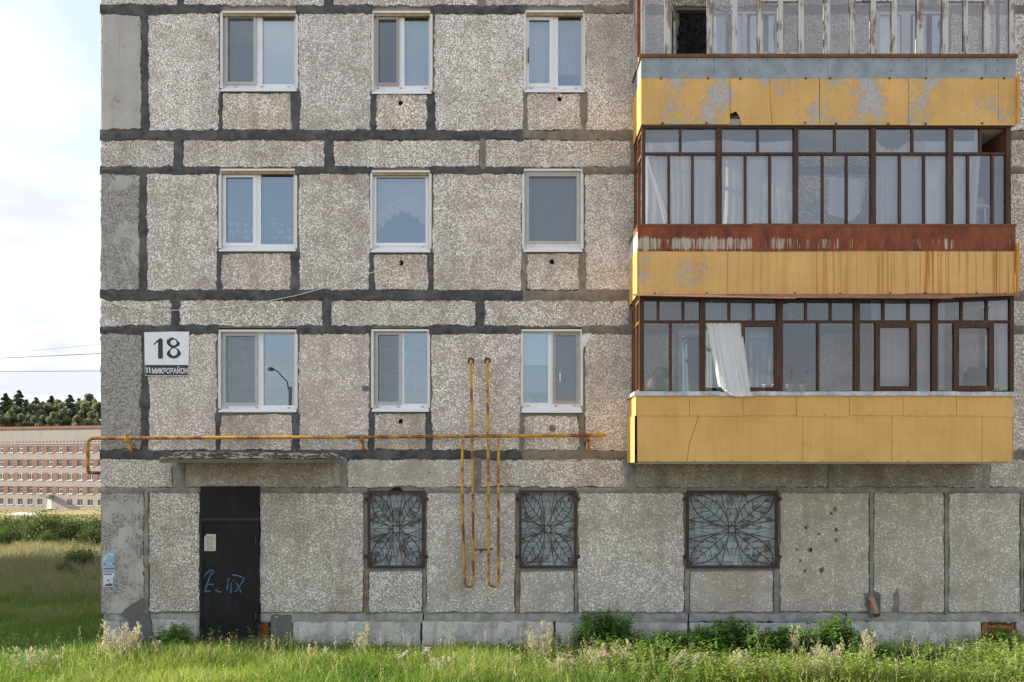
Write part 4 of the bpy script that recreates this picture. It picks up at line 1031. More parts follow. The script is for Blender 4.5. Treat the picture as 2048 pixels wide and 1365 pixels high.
# rusty drip roof between the middle and the lowest balcony
def drip(a, b, ya, yb, dz):
    s = MB(); y0, y1 = BY + 0.02, BY - 0.16
    p = [(X(a, y0), y0, Z(588, y0)), (X(b, y0), y0, Z(588, y0)), (X(b, y1), y1, Z(yb, y1)), (X(a, y1), y1, Z(ya, y1))]
    q = [(v[0], v[1], v[2] - 0.008) for v in p]
    s.face(*p); s.face(*q[::-1])
    for k in range(4): s.face(p[k], q[k], q[(k + 1) % 4], p[(k + 1) % 4])
    s.build('drip_roof', MAT['rust_pink'], L_)
drip(1266, 1592, 591, 597, 0); drip(1590, 1905, 595, 597, 0.01); drip(1895, 2040, 595.5, 590, 0.02)

# balcony doors and windows in the wall behind
def back_window(r, panes, sashes=()):
    a, b, c, d = hole(r, YW)
    W = MB().plate(a, b, c, d, [hole(p, YW) for p in panes], YW, YW + 0.07).build('balcony_window', MAT['pvc'], BLD)
    for p in panes:
        x0, x1, z0, z1 = hole(p, YW + .03)
        MB().face((x0, YW + .03, z0), (x1, YW + .03, z0), (x1, YW + .03, z1), (x0, YW + .03, z1)).build('pane', MAT['glass'], W)
for k, (yt, yb) in enumerate(((20, 250), (340, 585), (660, 905))):
    back_window((1417, yt, 1558, yb - 105), [(1424, yt + 8, 1484, yb - 112), (1494, yt + 8, 1551, yb - 112)])
    if k: back_window((1354, yt, 1416, yb), [(1363, yt + 10, 1407, yb - 110), (1363, yb - 100, 1407, yb - 15)])
    back_window((1750, yt, 1812, yb), [(1760, yt + 10, 1803, yb - 110), (1760, yb - 100, 1803, yb - 15)])
    back_window((1812, yt, 1892, yb - 105), [(1821, yt + 8, 1885, yb - 112)])
cloth('curtain', (1356, 1416), (1356, 1416), 24, 240, 0.12, 0.12, 6, 0.02, 'black_cloth', 'black patterned curtain in the open doorway of the top balcony')
for k, (px0, px1, yt, yb, lab) in enumerate(((1420, 1555, 24, 140, 'pale curtain in room window of top balcony, left of centre'), (1754, 1808, 24, 240, 'pale curtain behind right balcony door of top balcony'),
        (1420, 1555, 344, 476, 'pale curtain in left room window behind middle balcony'), (1754, 1890, 344, 476, 'pale curtain in right room window behind middle balcony'))):
    cloth('curtain', (px0, px1), (px0, px1), yt, yb, 0.16, 0.16, 8, 0.02, 'sheer', lab, seed=20 + k)

# ------------------------------------------------------------------ things on the balconies
cy = -0.90
cloth('curtain', (1291, 1433), (1291, 1433), 282, 450, cy, cy + .05, 5, 0.02, 'sheer', 'thin sheer curtain stretched across left bay of middle balcony', sag=lambda u: 4 - 6 * u * u, hem=lambda u: 2, seed=31)
cloth('curtain', (1444, 1590), (1444, 1590), 280, 450, cy, cy + .05, 5, 0.02, 'sheer', 'thin sheer curtain in second bay of middle balcony', sag=lambda u: 5 * math.sin(u * 3), seed=32)
cloth('gathered_curtain', (1291, 1302), (1329, 1345), 312, 446, cy - .03, cy - .03, 3, 0.02, 'lilac', 'lilac gathered curtain tied aslant in left corner of middle balcony', hem=lambda u: 4 - 8 * abs(u - .4), seed=33)
cloth('curtain', (1752, 1848), (1752, 1848), 283, 452, cy, cy + .05, 8, 0.03, 'tulle', 'full white curtain with sagging top in fourth bay of middle balcony', sag=lambda u: 18 * math.sin(min(1, u * 1.5) * math.pi), seed=34)
cloth('curtain', (1848, 1962), (1848, 1952), 282, 452, cy, cy + .05, 6, 0.02, 'sheer', 'sheer curtain in fifth bay of middle balcony', sag=lambda u: 1, seed=35)
cloth('curtain', (1950, 1961), (1940, 1952), 257, 452, cy - .03, cy - .03, 2, 0.015, 'white_cloth', 'narrow bright white curtain edge near right end of middle balcony', seed=36)
cloth('hanging_shirt', (1548, 1590), (1552, 1592), 312, 392, cy + .15, cy + .15, 3, 0.03, 'white_cloth', 'pale shirt drying beside second post of middle balcony', 'shirt', hem=lambda u: 4 * math.sin(u * 9), seed=37)
cloth('towel', (1659, 1733), (1656, 1722), 353, 436, -0.80, -0.79, 3, 0.02, 'white_cloth', 'white towel with frayed hem on line in middle bay of middle balcony', 'towel', hem=lambda u: -8 + 14 * min(1, u * 1.6) - (0 if u < .72 else 18 * (u - .72) / .28), sag=lambda u: 4 * u, seed=38)
b = MB(); b.tube([(X(1600, -.8), -.8, Z(350, -.8)), (X(1700, -.8), -.8, Z(356, -.8)), (X(1895, -.8), -.8, Z(350, -.8))], 0.004, 4)
b.tube([(X(1600, -.7), -.7, Z(300, -.7)), (X(1745, -.7), -.7, Z(303, -.7)), (X(1895, -.7), -.7, Z(301, -.7))], 0.004, 4)
tag(b.build('clothes_line', MAT['wire']), 'pair of thin clothes lines strung through the middle balcony', 'clothes line')
# lowest balcony curtains
cloth('curtain', (1411, 1556), (1411, 1556), 600, 776, cy + .05, cy + .08, 11, 0.03, 'sheer_blue', 'pale blue pleated curtain behind second bay of lowest balcony', seed=41)
cloth('blowing_curtain', (1412, 1482), (1437, 1503), 645, 786, -0.98, -1.13, 6, 0.028, 'tulle', 'white tulle curtain blowing out of the open lowest balcony window', 'curtain', hem=lambda u: -14 + 22 * math.sin(min(1, u * 1.25) * math.pi * .62), seed=42)
cloth('curtain', (1741, 1862), (1749, 1858), 600, 780, cy, cy + .05, 5, 0.025, 'white_cloth', 'white creased curtain in fourth bay of lowest balcony', seed=43)
cloth('curtain', (1876, 1890), (1876, 1889), 600, 780, cy, cy, 2, 0.02, 'white_cloth', 'narrow white curtain beside last post but one of lowest balcony', seed=44)
cloth('curtain', (1978, 2019), (1990, 2016), 600, 776, cy, cy, 3, 0.02, 'sheer', 'thin white curtain at right corner of lowest balcony', seed=45)
cloth('curtain', (1568, 1640), (1566, 1634), 650, 782, -0.25, -0.25, 6, 0.03, 'blue_cloth', 'dark blue curtain deep inside third bay of lowest balcony', seed=46)
# tubs and seedlings on the lowest sill
def tub(px, label, r=0.062, h=0.11, plant=False):
    y = -0.90; c = (X(px, y), y, Z(783, y))
    t = MB().lathe((0, 0, 0), [(r * .82, 0), (r * .95, h * .92), (r * 1.06, h * .92), (r * 1.06, h), (r * .9, h)], 14)
    t.v = [(v[0] + c[0], v[1] + c[1], v[2] + c[2]) for v in t.v]
    o = tag(t.build('plastic_tub', MAT['white_plastic'], None, True), label, 'tub', 'plastic tubs on the lowest balcony sill')
    k = MB().lathe(c, [(r * .89, h * .2), (r * .955, h * .62)], 14); k.f = k.f[:-2]; k.build('tub_label', MAT['blue_plastic'], o)
    return c
tub(1532, 'white tub behind the sash right of the blowing curtain'); tub(1550, 'white tub half hidden by the third post of lowest balcony', 0.055)
tub1 = tub(1579, 'blue and white seedling tub nearest the third post'); tub2 = tub(1604, 'blue and white seedling tub farther right from third post')
# ------------------------------------------------------------------ barred basement windows
def grille(r, idx):
    px0, py0, px1, py1 = r; y = -0.075
    # brick infill behind, whitewashed blue grey
    inf = MB().pbox(px0, py0, px1, py1, 0.115, 0.2, 0.115).build('infill_mortar', MAT['infill_mortar'], BLD)
    bw, bh = 0.26, 0.118
    x0, x1, z0, z1 = hole(r, 0.10)
    mesh = MB().box(-bw / 2 + .003, bw / 2 - .003, -.03, 0.03, -bh / 2 + .003, bh / 2 - .003).mesh('brick'); mesh.materials.append(MAT['infill'])
    nrow = int((z1 - z0) / bh) + 1
    for j in range(nrow):
        off = (j % 2) * bw / 2; i = 0; x = x0 - off + bw / 2
        while x - bw / 2 < x1:
            a, b = max(x - bw / 2, x0), min(x + bw / 2, x1)
            if b - a > 0.05:
                o = bpy.data.objects.new('brick', mesh); COL.objects.link(o); o.parent = inf
                zc = z0 + (j + .5) * bh
                o.location = Vector(((a + b) / 2, 0.10 + rng.uniform(-.008, .008), zc)) - WL[inf]; o.scale = ((b - a) / bw, 1, 1); o.rotation_euler = (0, rng.uniform(-.02, .02), 0)
                WL[o] = o.location + WL[inf]
            x += bw
    # iron frame and lugs
    xa, xb, za, zb_ = hole(r, y); e = 0.045
    gr = MB().plate(xa, xb, za, zb_, [(xa + e, xb - e, za + e, zb_ - e)], y, y + 0.045).build('window_grille', MAT['iron'], BLD)
    for sx in (px0 - 7, px1 + 1):
        for py in (py0 + 17, py1 - 23):
            MB().pbox(sx, py - 3.5, sx + 6.5, py + 3.5, y + .01, y + 0.045, y).build('lug', MAT['iron'], gr)
    cx, cz = (xa + xb) / 2, (za + zb_) / 2; w, h = (xb - xa) / 2 - e, (zb_ - za) / 2 - e; yy = y + 0.022
    P = lambda u, v: (cx + u * w, yy, cz + v * h)
    rad = 0.065
    MB().tube([(cx + rad * math.cos(t), yy, cz + rad * math.sin(t)) for t in np.linspace(0, 2 * math.pi, 17)], 0.009, 5, False).build('ring', MAT['iron'], gr)
    k = rad / w, rad / h
    for sx in (-1, 1):
        for sz in (-1, 1):
            lf = MB(); A = Vector((sx * k[0] * .7, sz * k[1] * .7)); B = Vector((sx * 0.97, sz * 0.97))
            def bez(ctrl):
                return [A * (1 - t) ** 2 + ctrl * 2 * t * (1 - t) + B * t * t for t in np.linspace(0, 1, 11)]
            c1, c2 = Vector((sx * 0.20, sz * 0.95)), Vector((sx * 0.95, sz * 0.20))
            e1, e2 = bez(c1), bez(c2)
            lf.tube([P(*q) for q in e1], 0.0078, 4); lf.tube([P(*q) for q in e2], 0.0078, 4)
            lf.tube([P(*A), P(*B)], 0.0065, 4)
            for t in (0.22, 0.36, 0.5, 0.64, 0.78):
                m = A + (B - A) * t; i = min(10, int((t + 0.13) * 10))
                lf.tube([P(*m), P(*e1[i])], 0.0055, 4); lf.tube([P(*m), P(*e2[i])], 0.0055, 4)
            lf.build('leaf_scroll', MAT['iron'], gr)
    zg = MB()
    for s in (-1, 1):
        for pts in ([(0, s * k[1]), (-.13, s * .42), (0, s * 1.0), (.13, s * .42), (0, s * k[1])],
                    [(-.26, s * 1.0), (-.13, s * .42)], [(.26, s * 1.0), (.13, s * .42)], [(-.26, s * 1), (-.40, s * .66)], [(.26, s * 1), (.40, s * .66)]):
            zg.tube([P(*q) for q in pts], 0.0065, 4)
        for pts in ([(s * k[0], 0), (s * .42, -.13), (s * 1.0, 0), (s * .42, .13), (s * k[0], 0)],
                    [(s * 1.0, -.26), (s * .42, -.13)], [(s * 1.0, .26), (s * .42, .13)], [(s * 1, -.26), (s * .66, -.36)], [(s * 1, .26), (s * .66, .36)]):
            zg.tube([P(*q) for q in pts], 0.0065, 4)
    zg.build('zigzag_bars', MAT['iron'], gr)
for i, r in enumerate(GRILLE): grille(r, i)
patch([(778, 982), (788, 975), (800, 975), (806, 982)], 'black', YF - 0.003, 0.004, 'chipped_edge', None, .6, 2)

# ------------------------------------------------------------------ entrance door and canopy
DY = -0.10
D = MB().plate(X(401, DY), X(518, DY), Z(1400, DY), Z(973, DY), [(X(406, DY), X(512, DY), Z(1271, DY), Z(1046, DY))], DY, 0.0).build('entrance_door', MAT['black_door'], BLD)
D['label'] = 'black steel entrance door under the concrete canopy'
MB().pbox(402, 1037, 517, 1041, DY - 0.004, DY, DY).build('rusty_weld', MAT['iron'], D)
MB().pbox(406.5, 1046.5, 511.5, 1270.5, DY + 0.012, DY + .05, DY).build('door_leaf', MAT['black_door'], D)
MB().pbox(402, 1273, 517, 1400, DY - 0.004, DY, DY).build('threshold_plate', plain('maroon_paint', (0.055, 0.022, 0.022), 0.6), D)
for py in (1080, 1232): MB().lathe((X(512, DY), DY - .012, Z(py + 7, DY)), [(0.014, 0), (0.014, 0.12)], 8).build('hinge', MAT['iron'], D)
def stroke(pts, y, w, parent, mat, name='graffiti'):
    b = MB(); q = [Vector((X(a, y), 0, Z(c, y))) for a, c in pts]
    for i, p in enumerate(q):
        d = (q[min(i + 1, len(q) - 1)] - q[max(0, i - 1)]).normalized(); n = Vector((-d.z, 0, d.x)) * w / 2 * rng.uniform(.7, 1.2)
        b.v += [tuple(p + n + Vector((0, y, 0))), tuple(p - n + Vector((0, y, 0)))]
    for i in range(len(q) - 1): b.f.append((2 * i, 2 * i + 1, 2 * i + 3, 2 * i + 2))
    b.build(name, MAT[mat], parent)
for s in ([(408, 1154), (411, 1149), (416, 1144), (421, 1141), (426, 1141), (428, 1146)], [(424, 1145), (418, 1158), (413, 1172), (409, 1184)], [(412, 1169), (420, 1169), (428, 1169)], [(408, 1184), (414, 1183), (421, 1182)],
          [(431, 1180), (436, 1184), (442, 1184)], [(457, 1157), (456, 1167), (454, 1180)], [(462, 1166), (462, 1176), (462, 1186)], [(466, 1161), (468, 1162)], [(464, 1150), (476, 1152), (488, 1156), (485, 1164), (478, 1174), (470, 1185)], [(471, 1164), (477, 1174), (483, 1186)]):
    stroke(s, DY + 0.010, 0.016, D, 'graffiti')
# canopy slab
cn = MB(); yb, yf = -0.002, -0.95
def cp(px, py, y): return (X(px, y), y, Z(py, y))
pl = [cp(352, 903, -.05), cp(668, 903, -.05), cp(687, 917, yf), (X(318, yf), yf, Z(917, yf))]
for i in range(40):
    u0, u1 = i / 40, (i + 1) / 40
    for j in range(6):
        w0, w1 = j / 6, (j + 1) / 6
        def tp(u, w):
            a = Vector(pl[0]).lerp(Vector(pl[1]), u); c = Vector(pl[3]).lerp(Vector(pl[2]), u); p = a.lerp(c, w)
            p.z += 0.02 * mnoise.noise(Vector((u * 11, w * 3, 2))) + 0.012 * mnoise.noise(Vector((u * 40, w * 9, 5))); return p
        cn.face(tp(u0, w0), tp(u0, w1), tp(u1, w1), tp(u1, w0))
z_lo = Z(926, yf)
cano = cn.build('entrance_canopy', MAT['felt'], BLD)
body = MB(); a0, a1, a2, a3 = pl[0], pl[1], pl[2], pl[3]
bt = [(a0[0], 0, z_lo), (a1[0], 0, z_lo), (a2[0], yf, z_lo), (a3[0], yf, z_lo)]; tpv = [(p[0], p[1], p[2] - 0.014) for p in (a0, a1, a2, a3)]
body.face(*bt); body.face(*tpv[::-1])
for k in range(4): body.face(bt[k], bt[(k + 1) % 4], tpv[(k + 1) % 4], tpv[k])
body.build('canopy_slab', MAT['canopy_edge'], cano)
MB().tube([cp(588, 905, -.3), cp(590, 899, -.3), cp(595, 898, -.3), cp(600, 905, -.3)], 0.006, 5).build('lifting_loop', MAT['rust'], cano)
dbr = MB()
for k in range(260):
    u, w = rng.random(), rng.random() ** .6; a = Vector(pl[0]).lerp(Vector(pl[1]), u).lerp(Vector(pl[3]).lerp(Vector(pl[2]), u), w); s = rng.uniform(.008, .026)
    dbr.box(a.x - s, a.x + s, a.y - s, a.y + s, a.z - .01, a.z + s)
o = dbr.build('grit', MAT['felt'], cano); o['kind'] = 'stuff'
MB().pbox(519, 1229, 537, 1279, 0.02, 0.06, 0.02).build('hatch_board', MAT['old_board'], BLD)

# hollow bricks blocking the vent at the right end of the plinth
hb = MB(); x0, x1, z0, z1 = X(1966, 0), X(2030, 0), Z(1284, 0), Z(1243, 0)
holes = []
for k in range(9):
    for j in range(3):
        hx = x0 + .10 + k * (x1 - x0 - .12) / 9; hz = z0 + .05 + j * .115; holes.append((hx, hx + .030, hz, hz + .075))
hb.plate(x0, x1, z0, z1, holes, 0.03, 0.10).build('hollow_brick', MAT['hollow_brick'], BLD)
MB().box(x0, x1, 0.101, 0.115, z0, z1).build('vent_back', MAT['black'], BLD)

# ------------------------------------------------------------------ gas pipe
GP = empty('gas_pipe', (X(720, -.22), -0.22, Z(875, -.22)), 'rusty yellow gas pipe with two risers running along the wall', 'pipe')
py_ = -0.22
def rnd(pts, r=0.07, n=5):
    """round the corners of a polyline"""
    out = [Vector(pts[0])]
    for a, b, c in zip(pts, pts[1:], pts[2:]):
        a, b, c = Vector(a), Vector(b), Vector(c); p = b + (a - b).normalized() * min(r, (a - b).length * .45); q = b + (c - b).normalized() * min(r, (c - b).length * .45)
        for k in range(n + 1):
            t = k / n; out.append(p * (1 - t) ** 2 + b * 2 * t * (1 - t) + q * t * t)
    out.append(Vector(pts[-1])); return out
main = rnd([cp(1213, 871, py_), cp(700, 874.5, py_), cp(176, 877, py_), cp(176, 946, py_), cp(200, 946, .30)], 0.10)
MB().tube(main, 0.031, 10).build('main_pipe', MAT['pipe'], GP, True)
def riser(pts, r=0.024): MB().tube(rnd(pts, 0.09, 7), r, 9).build('riser', MAT['pipe'], GP, True)
riser([(X(942, 0), 0.0, Z(722, 0)), cp(942, 722, -.30), cp(946, 1020, -.30), cp(946.5, 1174, -.30), cp(930, 1174, -.27), cp(925, 1020, py_), cp(924.5, 880, py_)])
riser([(X(976, 0), 0.0, Z(722, 0)), cp(975, 722, -.30), cp(977, 1020, -.30), cp(977.5, 1173, -.30), cp(997, 1173, -.27), cp(997, 1020, py_), cp(997, 879, py_)])
for px in (942, 975):
    c = MB().lathe((0, 0, 0), [(.058, 0), (.052, .012)], 12).mesh('escutcheon'); c.transform(Matrix.Translation((X(px, YF), YF - .001, Z(722, YF))) @ Matrix.Rotation(R(90), 4, 'X')); link('sleeve', c, GP, None, MAT['iron'])
MB().beam(cp(943, 1100, -.27), cp(985, 1099, -.27), 0.022).build('cross_bracket', MAT['rust'], GP)
MB().beam(cp(962, 1100, -.27), cp(962, 1104, YF), 0.022).build('cross_bracket_arm', MAT['rust'], GP)
for px, lean in ((257, 7), (727, 1), (1179, -2)):
    b = MB(); b.beam(cp(px - 5, 880, py_), (X(px - 5, YF), -0.03, Z(881, YF)), 0.034); b.beam(cp(px - 2, 880, py_ - .02), (X(px + lean, YF), -0.03, Z(908, YF)), 0.034)
    b.beam(cp(px - 5, 871, py_), cp(px - 5, 884, py_), 0.075 * .7); b.build('bracket', MAT['pipe'], GP)

# ------------------------------------------------------------------ house number sign
SY = -0.075
SG = link('house_number_sign', curve_slab([poly_px([(290, 752), (377, 752), (378, 664), (350, 663.5), (310, 664.5), (288.5, 665), (289, 700)], SY)], SY, 0.012), None, None, MAT['sign_white'])
tag(SG, 'white square house number sign reading 18 above black strip', 'sign')
MB().pbox(290.5, 730.5, 376.5, 751, SY - 0.002, SY - 0.0005, SY).build('name_strip', MAT['sign_black'], SG)
def flat(outlines, y, mat, parent, name): return link(name, curve_slab(outlines, y, 0.0012), parent, None, MAT[mat])
sx = lambda a: 270 + a / 10.5; sz = lambda b: 640 + b / 10.5
one = [(385, 515), (395, 528), (412, 525), (478, 462), (485, 470), (485, 818), (586, 818), (583, 430), (570, 402), (545, 388), (520, 388), (470, 425)]
flat([poly_px([(sx(a), sz(b)) for a, b in one], SY)], SY - 0.002, 'sign_black', SG, 'numeral')
eight = [(690, 398), (697, 420), (720, 392), (770, 370), (820, 385), (880, 422), (930, 470), (945, 505), (930, 540), (870, 575), (842, 597), (900, 605), (935, 645), (970, 712), (940, 760), (880, 803), (815, 818), (745, 803), (690, 765), (660, 715), (690, 660), (730, 620), (768, 585), (720, 555), (685, 525), (664, 475), (672, 430)]
h1 = [(810 + 66 * math.cos(t), 478 + 61 * math.sin(t)) for t in np.linspace(0, 2 * math.pi, 20)[:-1]]
h2 = [(816 + 75 * math.cos(t), 676 + 79 * math.sin(t)) for t in np.linspace(0, 2 * math.pi, 20)[:-1]]
flat([poly_px([(sx(a), sz(b)) for a, b in s], SY) for s in (eight, h1, h2)], SY - 0.002, 'sign_black', SG, 'numeral')
for ox in (290.8, 296.2):
    flat([poly_px([(ox + (a - 385) / 201 * 4.6, 735 + (b - 388) / 430 * 11) for a, b in one], SY)], SY - 0.0035, 'white_text', SG, 'lettering')
text_at('lettering', 'МИКРОРАЙОН', X(339.7, SY), Z(740.5, SY), SY - 0.0035, 0.128, MAT['white_text'], SG, 0.003, 71 / 114)

# ------------------------------------------------------------------ poster, notices, scrawls
PY = YF - 0.006
PO = link('poster', curve_slab([poly_px([(206.5, 1174), (228.5, 1173.5), (229.5, 1112), (226, 1108), (214, 1107), (207, 1117), (206, 1140)], PY)], PY, 0.0015), None, None, MAT['poster_white'])
tag(PO, 'peeling blue and white poster on corner pillar', 'poster')
flat([poly_px([(207, 1140), (229, 1140), (229.5, 1113), (215, 1107.5), (211, 1118), (207, 1124)], PY)], PY - 0.0015, 'poster_blue', PO, 'blue_print')
flat([poly_px([(208, 1172.5), (225, 1172.5), (225, 1168), (220, 1167), (212, 1168.5)], PY)], PY - 0.0015, 'poster_dark', PO, 'dark_print')
flat([poly_px([(213, 1160), (217, 1159.5), (219.5, 1163), (217.5, 1164.5), (216, 1162)], PY)], PY - 0.0015, 'poster_dark', PO, 'dark_print')
flat([poly_px([(206.5, 1130), (229.3, 1130), (229.3, 1127.4), (206.5, 1127.4)], PY)], PY - 0.0025, 'poster_dark', PO, 'dark_print')
text_at('lettering', '60 000', X(218.5, PY), Z(1128.6, PY), PY - 0.006, 0.036, MAT['white_text'], PO, 0.001, 13 / 114)
text_at('lettering', 'ПОМОЩЬ', X(217.6, PY), Z(1143.6, PY), PY - 0.003, 0.040, MAT['poster_dark'], PO, 0.001, 20 / 114)
text_at('lettering', 'ЛЮДЯМ', X(215.8, PY), Z(1149, PY), PY - 0.003, 0.040, MAT['poster_dark'], PO, 0.001, 16 / 114)
flat([poly_px([(207.5, 1139.3), (228.5, 1139.3), (228.5, 1137), (207.5, 1137)], PY)], PY - 0.0025, 'poster_dark', PO, 'dark_print')
flat([poly_px([(226.5, 1172), (228, 1172), (228, 1156), (226.5, 1156)], PY)], PY - 0.0015, 'poster_dark', PO, 'dark_print')
NO = link('paper_notice', curve_slab([poly_px([(408.5, 1102.5), (430.5, 1102.5), (431.5, 1100), (431.5, 1069), (413, 1068.5), (408.5, 1075)], DY)], DY + 0.004, 0.0015), None, None, MAT['paper'])
tag(NO, 'yellowed rust stained paper notice on the black door', 'notice')
b = MB()
for k in range(12):
    zz_ = 1073 + k * 2.35; b.pbox(412, zz_, 412 + rng.uniform(12, 17), zz_ + 0.9, DY + 0.002, DY + 0.0025, DY)
b.build('print_lines', plain('faded_print', (0.33, 0.28, 0.24), 0.9), NO)
for s in ([(205.5, 1089), (206, 1095), (205, 1101)], [(214, 1090), (211, 1091), (211, 1094), (214, 1096), (213, 1099), (210, 1100)], [(220, 1086), (220.5, 1093), (220, 1099), (224, 1098)], [(228, 1097), (229.5, 1095), (231, 1098), (233, 1097)], [(219, 1080), (220, 1074), (223, 1077), (225, 1073)]):
    stroke(s, YF - 0.003, 0.010, BLD, 'scrawl', 'scrawl')
stroke([(226.5, 1027), (226.8, 1036), (226.5, 1050)], YF - 0.003, 0.010, BLD, 'hollow_brick', 'scrawl')

# ------------------------------------------------------------------ drain pipe, cord
DP = empty('drain_pipe', (X(1748, -.1), -0.1, Z(1232, -.1)), 'short brown drain pipe bent out of the wall beside a broken brick', 'pipe')
MB().tube(rnd([(X(1740, 0), 0.02, Z(1198, 0)), cp(1744, 1198, -.16), cp(1755, 1233, -.26)], .06), 0.047, 12, False).build('pipe_bend', MAT['drain'], DP, True)
MB().tube([cp(1753, 1228, -.247), cp(1755.2, 1233.6, -.262)], 0.052, 12).build('pipe_end', plain('dark_pipe_mouth', (0.05, 0.03, 0.025), .8), DP)
link('broken_brick', MB().pbox(1736, 1206, 1748, 1213, YF - .012, YF + .01, YF).mesh('bb'), BLD, None, MAT['hollow_brick'])
cpts = [(196, 596), (215, 604), (250, 613), (300, 619), (350, 621), (400, 620), (450, 615), (520, 606), (590, 592), (660, 573), (720, 553), (770, 537), (801, 526)]
tag(MB().tube([cp(a, b_, -.10 if a < 790 else -.05) for a, b_ in cpts], 0.0058, 5).build('sagging_cord', MAT['cord'], None, True), 'thin pale cord sagging across wall below middle floor windows', 'cord')

# ------------------------------------------------------------------ clutter on the balconies
def bundle(px0, px1, py1, h, y, mat, label, cat, seed):
    b = bmesh.new(); bmesh.ops.create_icosphere(b, subdivisions=3, radius=1)
    x0, x1 = X(px0, y), X(px1, y); zb0 = Z(py1, y)
    for v in b.verts:
        n = 1 + .22 * mnoise.noise(v.co * 1.7 + Vector((seed, 0, 0))) + .06 * mnoise.noise(v.co * 6)
        c = v.co * n; v.co = Vector(((x0 + x1) / 2 + c.x * (x1 - x0) / 2, y + c.y * .16, zb0 + (max(c.z, -.6) + .6) / 1.6 * h))
    m = bpy.data.meshes.new('bundle'); b.to_mesh(m); b.free(); m.polygons.foreach_set('use_smooth', [True] * len(m.polygons))
    tag(link('bundle', m, None, None, MAT[mat]), label, cat)
bundle(1290, 1332, 783, 0.26, -0.72, 'wood_dark', 'dark cloth bundle in left corner of lowest balcony', 'bundle', 3)
bundle(1302, 1340, 757, 0.20, -0.55, 'black_cloth', 'black bag behind dark bundle in lowest balcony corner', 'bag', 8)
bundle(1925, 1985, 783, 0.42, -0.45, 'wood_dark', 'dark brown heap behind last sash of lowest balcony', 'bundle', 5)
tb = empty('plastic_table', (X(1950, -.5), -.5, Z(540, -.5)), 'small white plastic table at right end of middle balcony', 'table')
MB().lathe((X(1948, -.5), -.5, Z(418, -.5)), [(.05, -.03), (.24, -.02), (.25, 0), (.24, .012), (.02, .014)], 20).build('table_top', MAT['white_plastic'], tb, True)
for a in (0.8, 2.4, 4.0, 5.5): MB().tube([(X(1948, -.5) + .17 * math.cos(a), -.5 + .17 * math.sin(a), Z(419, -.5)), (X(1948, -.5) + .22 * math.cos(a), -.5 + .22 * math.sin(a), Z(588, -.5))], .018, 6).build('leg', MAT['white_plastic'], tb)
tag(MB().lathe((X(1960, -.55), -.55, Z(416, -.55)), [(.07, 0), (.075, .12), (.05, .15), (.05, .18)], 14).build('amber_jar', MAT['amber_plastic'], None, True), 'amber plastic jar on white table of middle balcony', 'jar')
tag(MB().tube([cp(1985, 108, -.5), cp(1991, 5, -.3)], .012, 6).tube([cp(1990, 108, -.45), cp(2000, 32, -.25)], .012, 6).build('white_poles', MAT['white_plastic']), 'thin white poles leaning in right end of top balcony', 'pole')

# ------------------------------------------------------------------ far brick building
FBc = Vector((X(100, 187), 187.0, float(gz(0, 187.0))))
FB = empty('brick_building', FBc, 'far five storey white and red brick building beyond the field', 'building')
FB.rotation_euler = (0, 0, R(-16))
def fplace(mb, name, mat, parent=None, loc=(0, 0, 0)):
    m = mb.mesh(name); m.materials.append(mat); o = bpy.data.objects.new(name, m); COL.objects.link(o); o.parent = parent or FB; o.location = loc; WL[o] = Vector(loc); return o
def brickmat(name, a, b, mort):
    g = G(name); p = g.objcoord(); x, y, z = g.sep(p)
    v = g.n('ShaderNodeCombineXYZ', {0: x, 1: z, 2: 0.0}).outputs[0]
    t = g.n('ShaderNodeTexBrick', {'Vector': v, 'Color1': a, 'Color2': b, 'Mortar': mort, 'Scale': 1.0, 'Mortar Size': 0.012, 'Brick Width': 0.26, 'Row Height': 0.09}).outputs[0]
    n = g.noise(g.scale(p, (1, 1, .4)), .6, 6); t = g.mix(g.mr(n, .45, .75, 0, .35), t, tuple(q * .6 for q in a))
    return g.end(g.bsdf(t, .9, 0, .2))
FW = brickmat('white_brick', (0.35, 0.32, 0.315), (0.42, 0.39, 0.385), (0.30, 0.28, 0.28)); FR = brickmat('red_brick', (0.26, 0.115, 0.085), (0.32, 0.15, 0.115), (0.27, 0.18, 0.155))
fs = 1 / 8.985                                  # metres per photo pixel out there
fx = lambda px: (px - 100) * fs / math.cos(R(16)); fz = lambda py: (1019.5 - py) * fs
cols = [6.3 + 23.3 * k for k in range(-4, 13)]
rowsf = [(892, 905), (919, 933), (946, 960), (973, 987), (998, 1010)]
wr = [(fx(c - 6.2), fx(c + 6.2), fz(b), fz(a)) for (a, b) in rowsf for c in cols]
body = MB().plate(fx(-105), fx(310), -1.0, fz(857), wr, 0.0, 0.35)
body.box(fx(-105), fx(310), 0.36, 12, -1, fz(857) - .2)
fplace(body, 'wall', FW)
roof = fplace(MB().box(fx(-106), fx(311), -0.25, 12.3, fz(857), fz(852.5)), 'roof_edge', FR)
for k in range(40):
    px = -20 + 8 * k; fplace(MB().box(-.09, .09, -.02, .02, -.12, .12), 'vent_slot', MAT['black'], None, (fx(px), -0.02, fz(883.5)))
fplace(MB().box(fx(-106), fx(311), -0.12, 0.0, fz(888.5), fz(886.5)), 'cornice', FW)
pmesh = {}
for ri, (a, b) in enumerate(rowsf):
    if ri < 4:
        for k in range(len(cols) - 1):
            c0, c1 = cols[k] + 6.6, cols[k + 1] - 6.6
            if ri not in pmesh:
                m = MB().box(0, fx(c1) - fx(c0), -.04, 0.0, 0, fz(a - .4) - fz(b + .4)).mesh('brick_pier'); m.materials.append(FR); pmesh[ri] = m
            o = bpy.data.objects.new('brick_pier', pmesh[ri]); COL.objects.link(o); o.parent = FB; o.location = (fx(c0), -.002, fz(b + .4))
w_, h_ = fx(106.2) - fx(93.8), fz(0) - fz(13.4)
